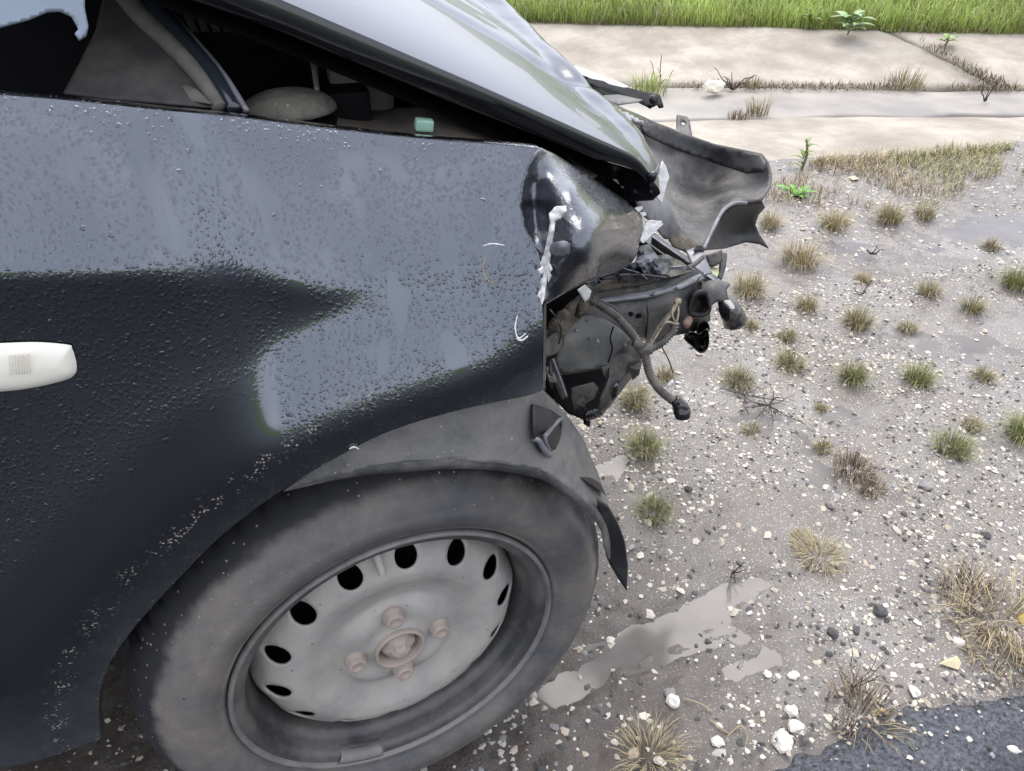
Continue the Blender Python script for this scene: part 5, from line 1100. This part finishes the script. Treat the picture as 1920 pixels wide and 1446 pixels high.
tuft(1420, 214, 60, STRAW, OLIVE, 'yellow tuft on the wet ditch floor below the cream stone', 0.9, 100, z=-0.06, wd=0.0022); tuft(1385, 220, 60, REDD, DRY, 'reddish brown tuft left of the yellow one on the ditch floor', 0.5, 90, z=-0.06, name='dry_weed', wd=0.0022)
tuft(1410, 165, 40, OLIVE, DRY, 'small green tuft right of the dead stalk in the ditch joint', 0.7, 70, z=-0.068, wd=0.0022); tuft(1695, 160, 90, DRY, OLIVE, 'brown and green clump in the ditch joint at right', 0.45, 130, z=-0.068, name='grass_clump', wd=0.0026)
# ---- dead stalks, twigs, straws
def twig(name, px, py, z, L, label, n=7, up=0.8, r=0.0018, m_=None, cat='twig'):
    e = bpy.data.objects.new(name, None); link(e); c = PZ(px, py, z); e.location = c; tag(e, label, cat)
    for i in range(n):
        a = rng.random()*6.283; u = up*(0.6+0.6*rng.random()); l_ = L*(0.4+0.7*rng.random()); p = np.array([0, 0, 0.0]); P = [p]
        for k in range(5):
            a += (rng.random()-0.5)*1.1; p = p+l_/5*np.array([math.cos(a)*(1-u*0.6), math.sin(a)*(1-u*0.6), u*(1 if k < 4 else 0.4)*rng.random()*1.6]); P.append(p)
        tube('branch', P, [r, r*0.8, r*0.5], m_ or M_twig, e, 5, sub=2)
    return e
twig('dead_stalk', 1372, 168, -0.068, 0.20, 'dark dead branching stalk beside the cream stone', 8, 0.85, 0.003)
twig('dead_stalk', 1236, 160, -0.068, 0.26, 'tall thin dead stalk behind the green ditch clump', 4, 1.0, 0.0025)
twig('dead_stalk', 1845, 190, -0.06, 0.2, 'dark dead stalk standing in the ditch at far right', 4, 0.95, 0.003)
twig('dead_twig', 1632, 476, 0.0, 0.07, 'small black forked twig alone on smooth mud', 5, 0.6, 0.0022)
twig('twig_tangle', 1440, 760, 0.002, 0.10, 'tangle of thin black twigs right of the loom connector', 12, 0.08, 0.0011)
twig('twig_tangle', 1395, 740, 0.002, 0.08, 'finer black twigs left end of the tangle', 7, 0.08, 0.0009)
twig('dead_twig', 1616, 552, 0.0, 0.06, 'thin dark stem between the bleached tuft and dry-tipped tuft', 3, 0.9, 0.0012)
twig('dead_twig', 1805, 1190, 0.002, 0.10, 'thin straw coloured stalks left of the large clump', 4, 0.5, 0.0012, M_straw)
twig('dead_twig', 1372, 1075, 0.0, 0.05, 'small dark sprig standing in the shallow puddle', 5, 0.7, 0.0012)
twig('dead_twig', 1600, 1290, 0.0, 0.09, 'thin reddish stems standing in the spiky weed', 12, 0.9, 0.0008, M_rust)
def straw(name, pts, r, label, m_=None):
    P = [PZ(a, b, 0)+np.array([0, 0, zz]) for a, b, zz in pts]; o = tube(name, P, r, m_ or M_straw, None, 6); return tag(o, label, 'straw')
straw('straw', [(1330, 1352, .004), (1350, 1370, .006), (1375, 1385, .003)], .0012, 'pale straw left of the largest white stone')
straw('straw', [(1360, 1386, .003), (1385, 1370, .012), (1398, 1385, .010), (1396, 1402, .003)], .0012, 'curled straw at the bottom near the white stones')
straw('straw', [(1795, 1180, .004), (1800, 1140, .012), (1803, 1112, .02)], .0011, 'upright pale straw left of the large clump')
straw('straw', [(1280, 1312, .004), (1310, 1322, .005), (1335, 1336, .003)], .001, 'thin straw right of the flat white stone')
straw('straw', [(1790, 1215, .004), (1830, 1235, .006), (1850, 1262, .003)], .0012, 'bent straw below the white stone at the clump')
straw('straw', [(1620, 1310, .03), (1640, 1335, .012), (1665, 1345, .004)], .0016, 'yellow blade leaning out of the spiky weed')
straw('twig', [(1350, 730, .004), (1400, 745, .005), (1470, 755, .004)], .0009, 'long black runner through the twig tangle', M_twig)
def dead_leaf(pts, label, col):
    C = np.array([PZ(a, b, 0) for a, b in pts]); cen = C.mean(0); n_ = len(C); V = [cen+np.array([0, 0, .012])]+[p+np.array([0, 0, .004+.006*rng.random()]) for p in C]
    o = mesh_obj('dead_leaf', V, [(0, i+1, (i+1) % n_+1) for i in range(n_)], mat('dead_leaf_col', col, 0.6, var=0.2, vscale=60), None, False); solid(o, 0.0006); return tag(o, label, 'leaf')
dead_leaf([(1757, 1250), (1775, 1240), (1790, 1236), (1800, 1248), (1794, 1260), (1780, 1256)], 'pale yellow dead leaf below the large straw clump', (0.62, 0.55, 0.36))
dead_leaf([(1905, 1160), (1916, 1150), (1922, 1170), (1912, 1180)], 'yellow leaf on the large clump at the right edge', (0.55, 0.42, 0.10))
dead_leaf([(1632, 1338), (1650, 1332), (1664, 1344), (1648, 1346)], 'yellow leaf sliver in the spiky weed', (0.55, 0.45, 0.2))
dead_leaf([(1590, 335), (1602, 332), (1610, 338), (1598, 342)], 'pale leaf in the dry strip', (0.6, 0.52, 0.36))
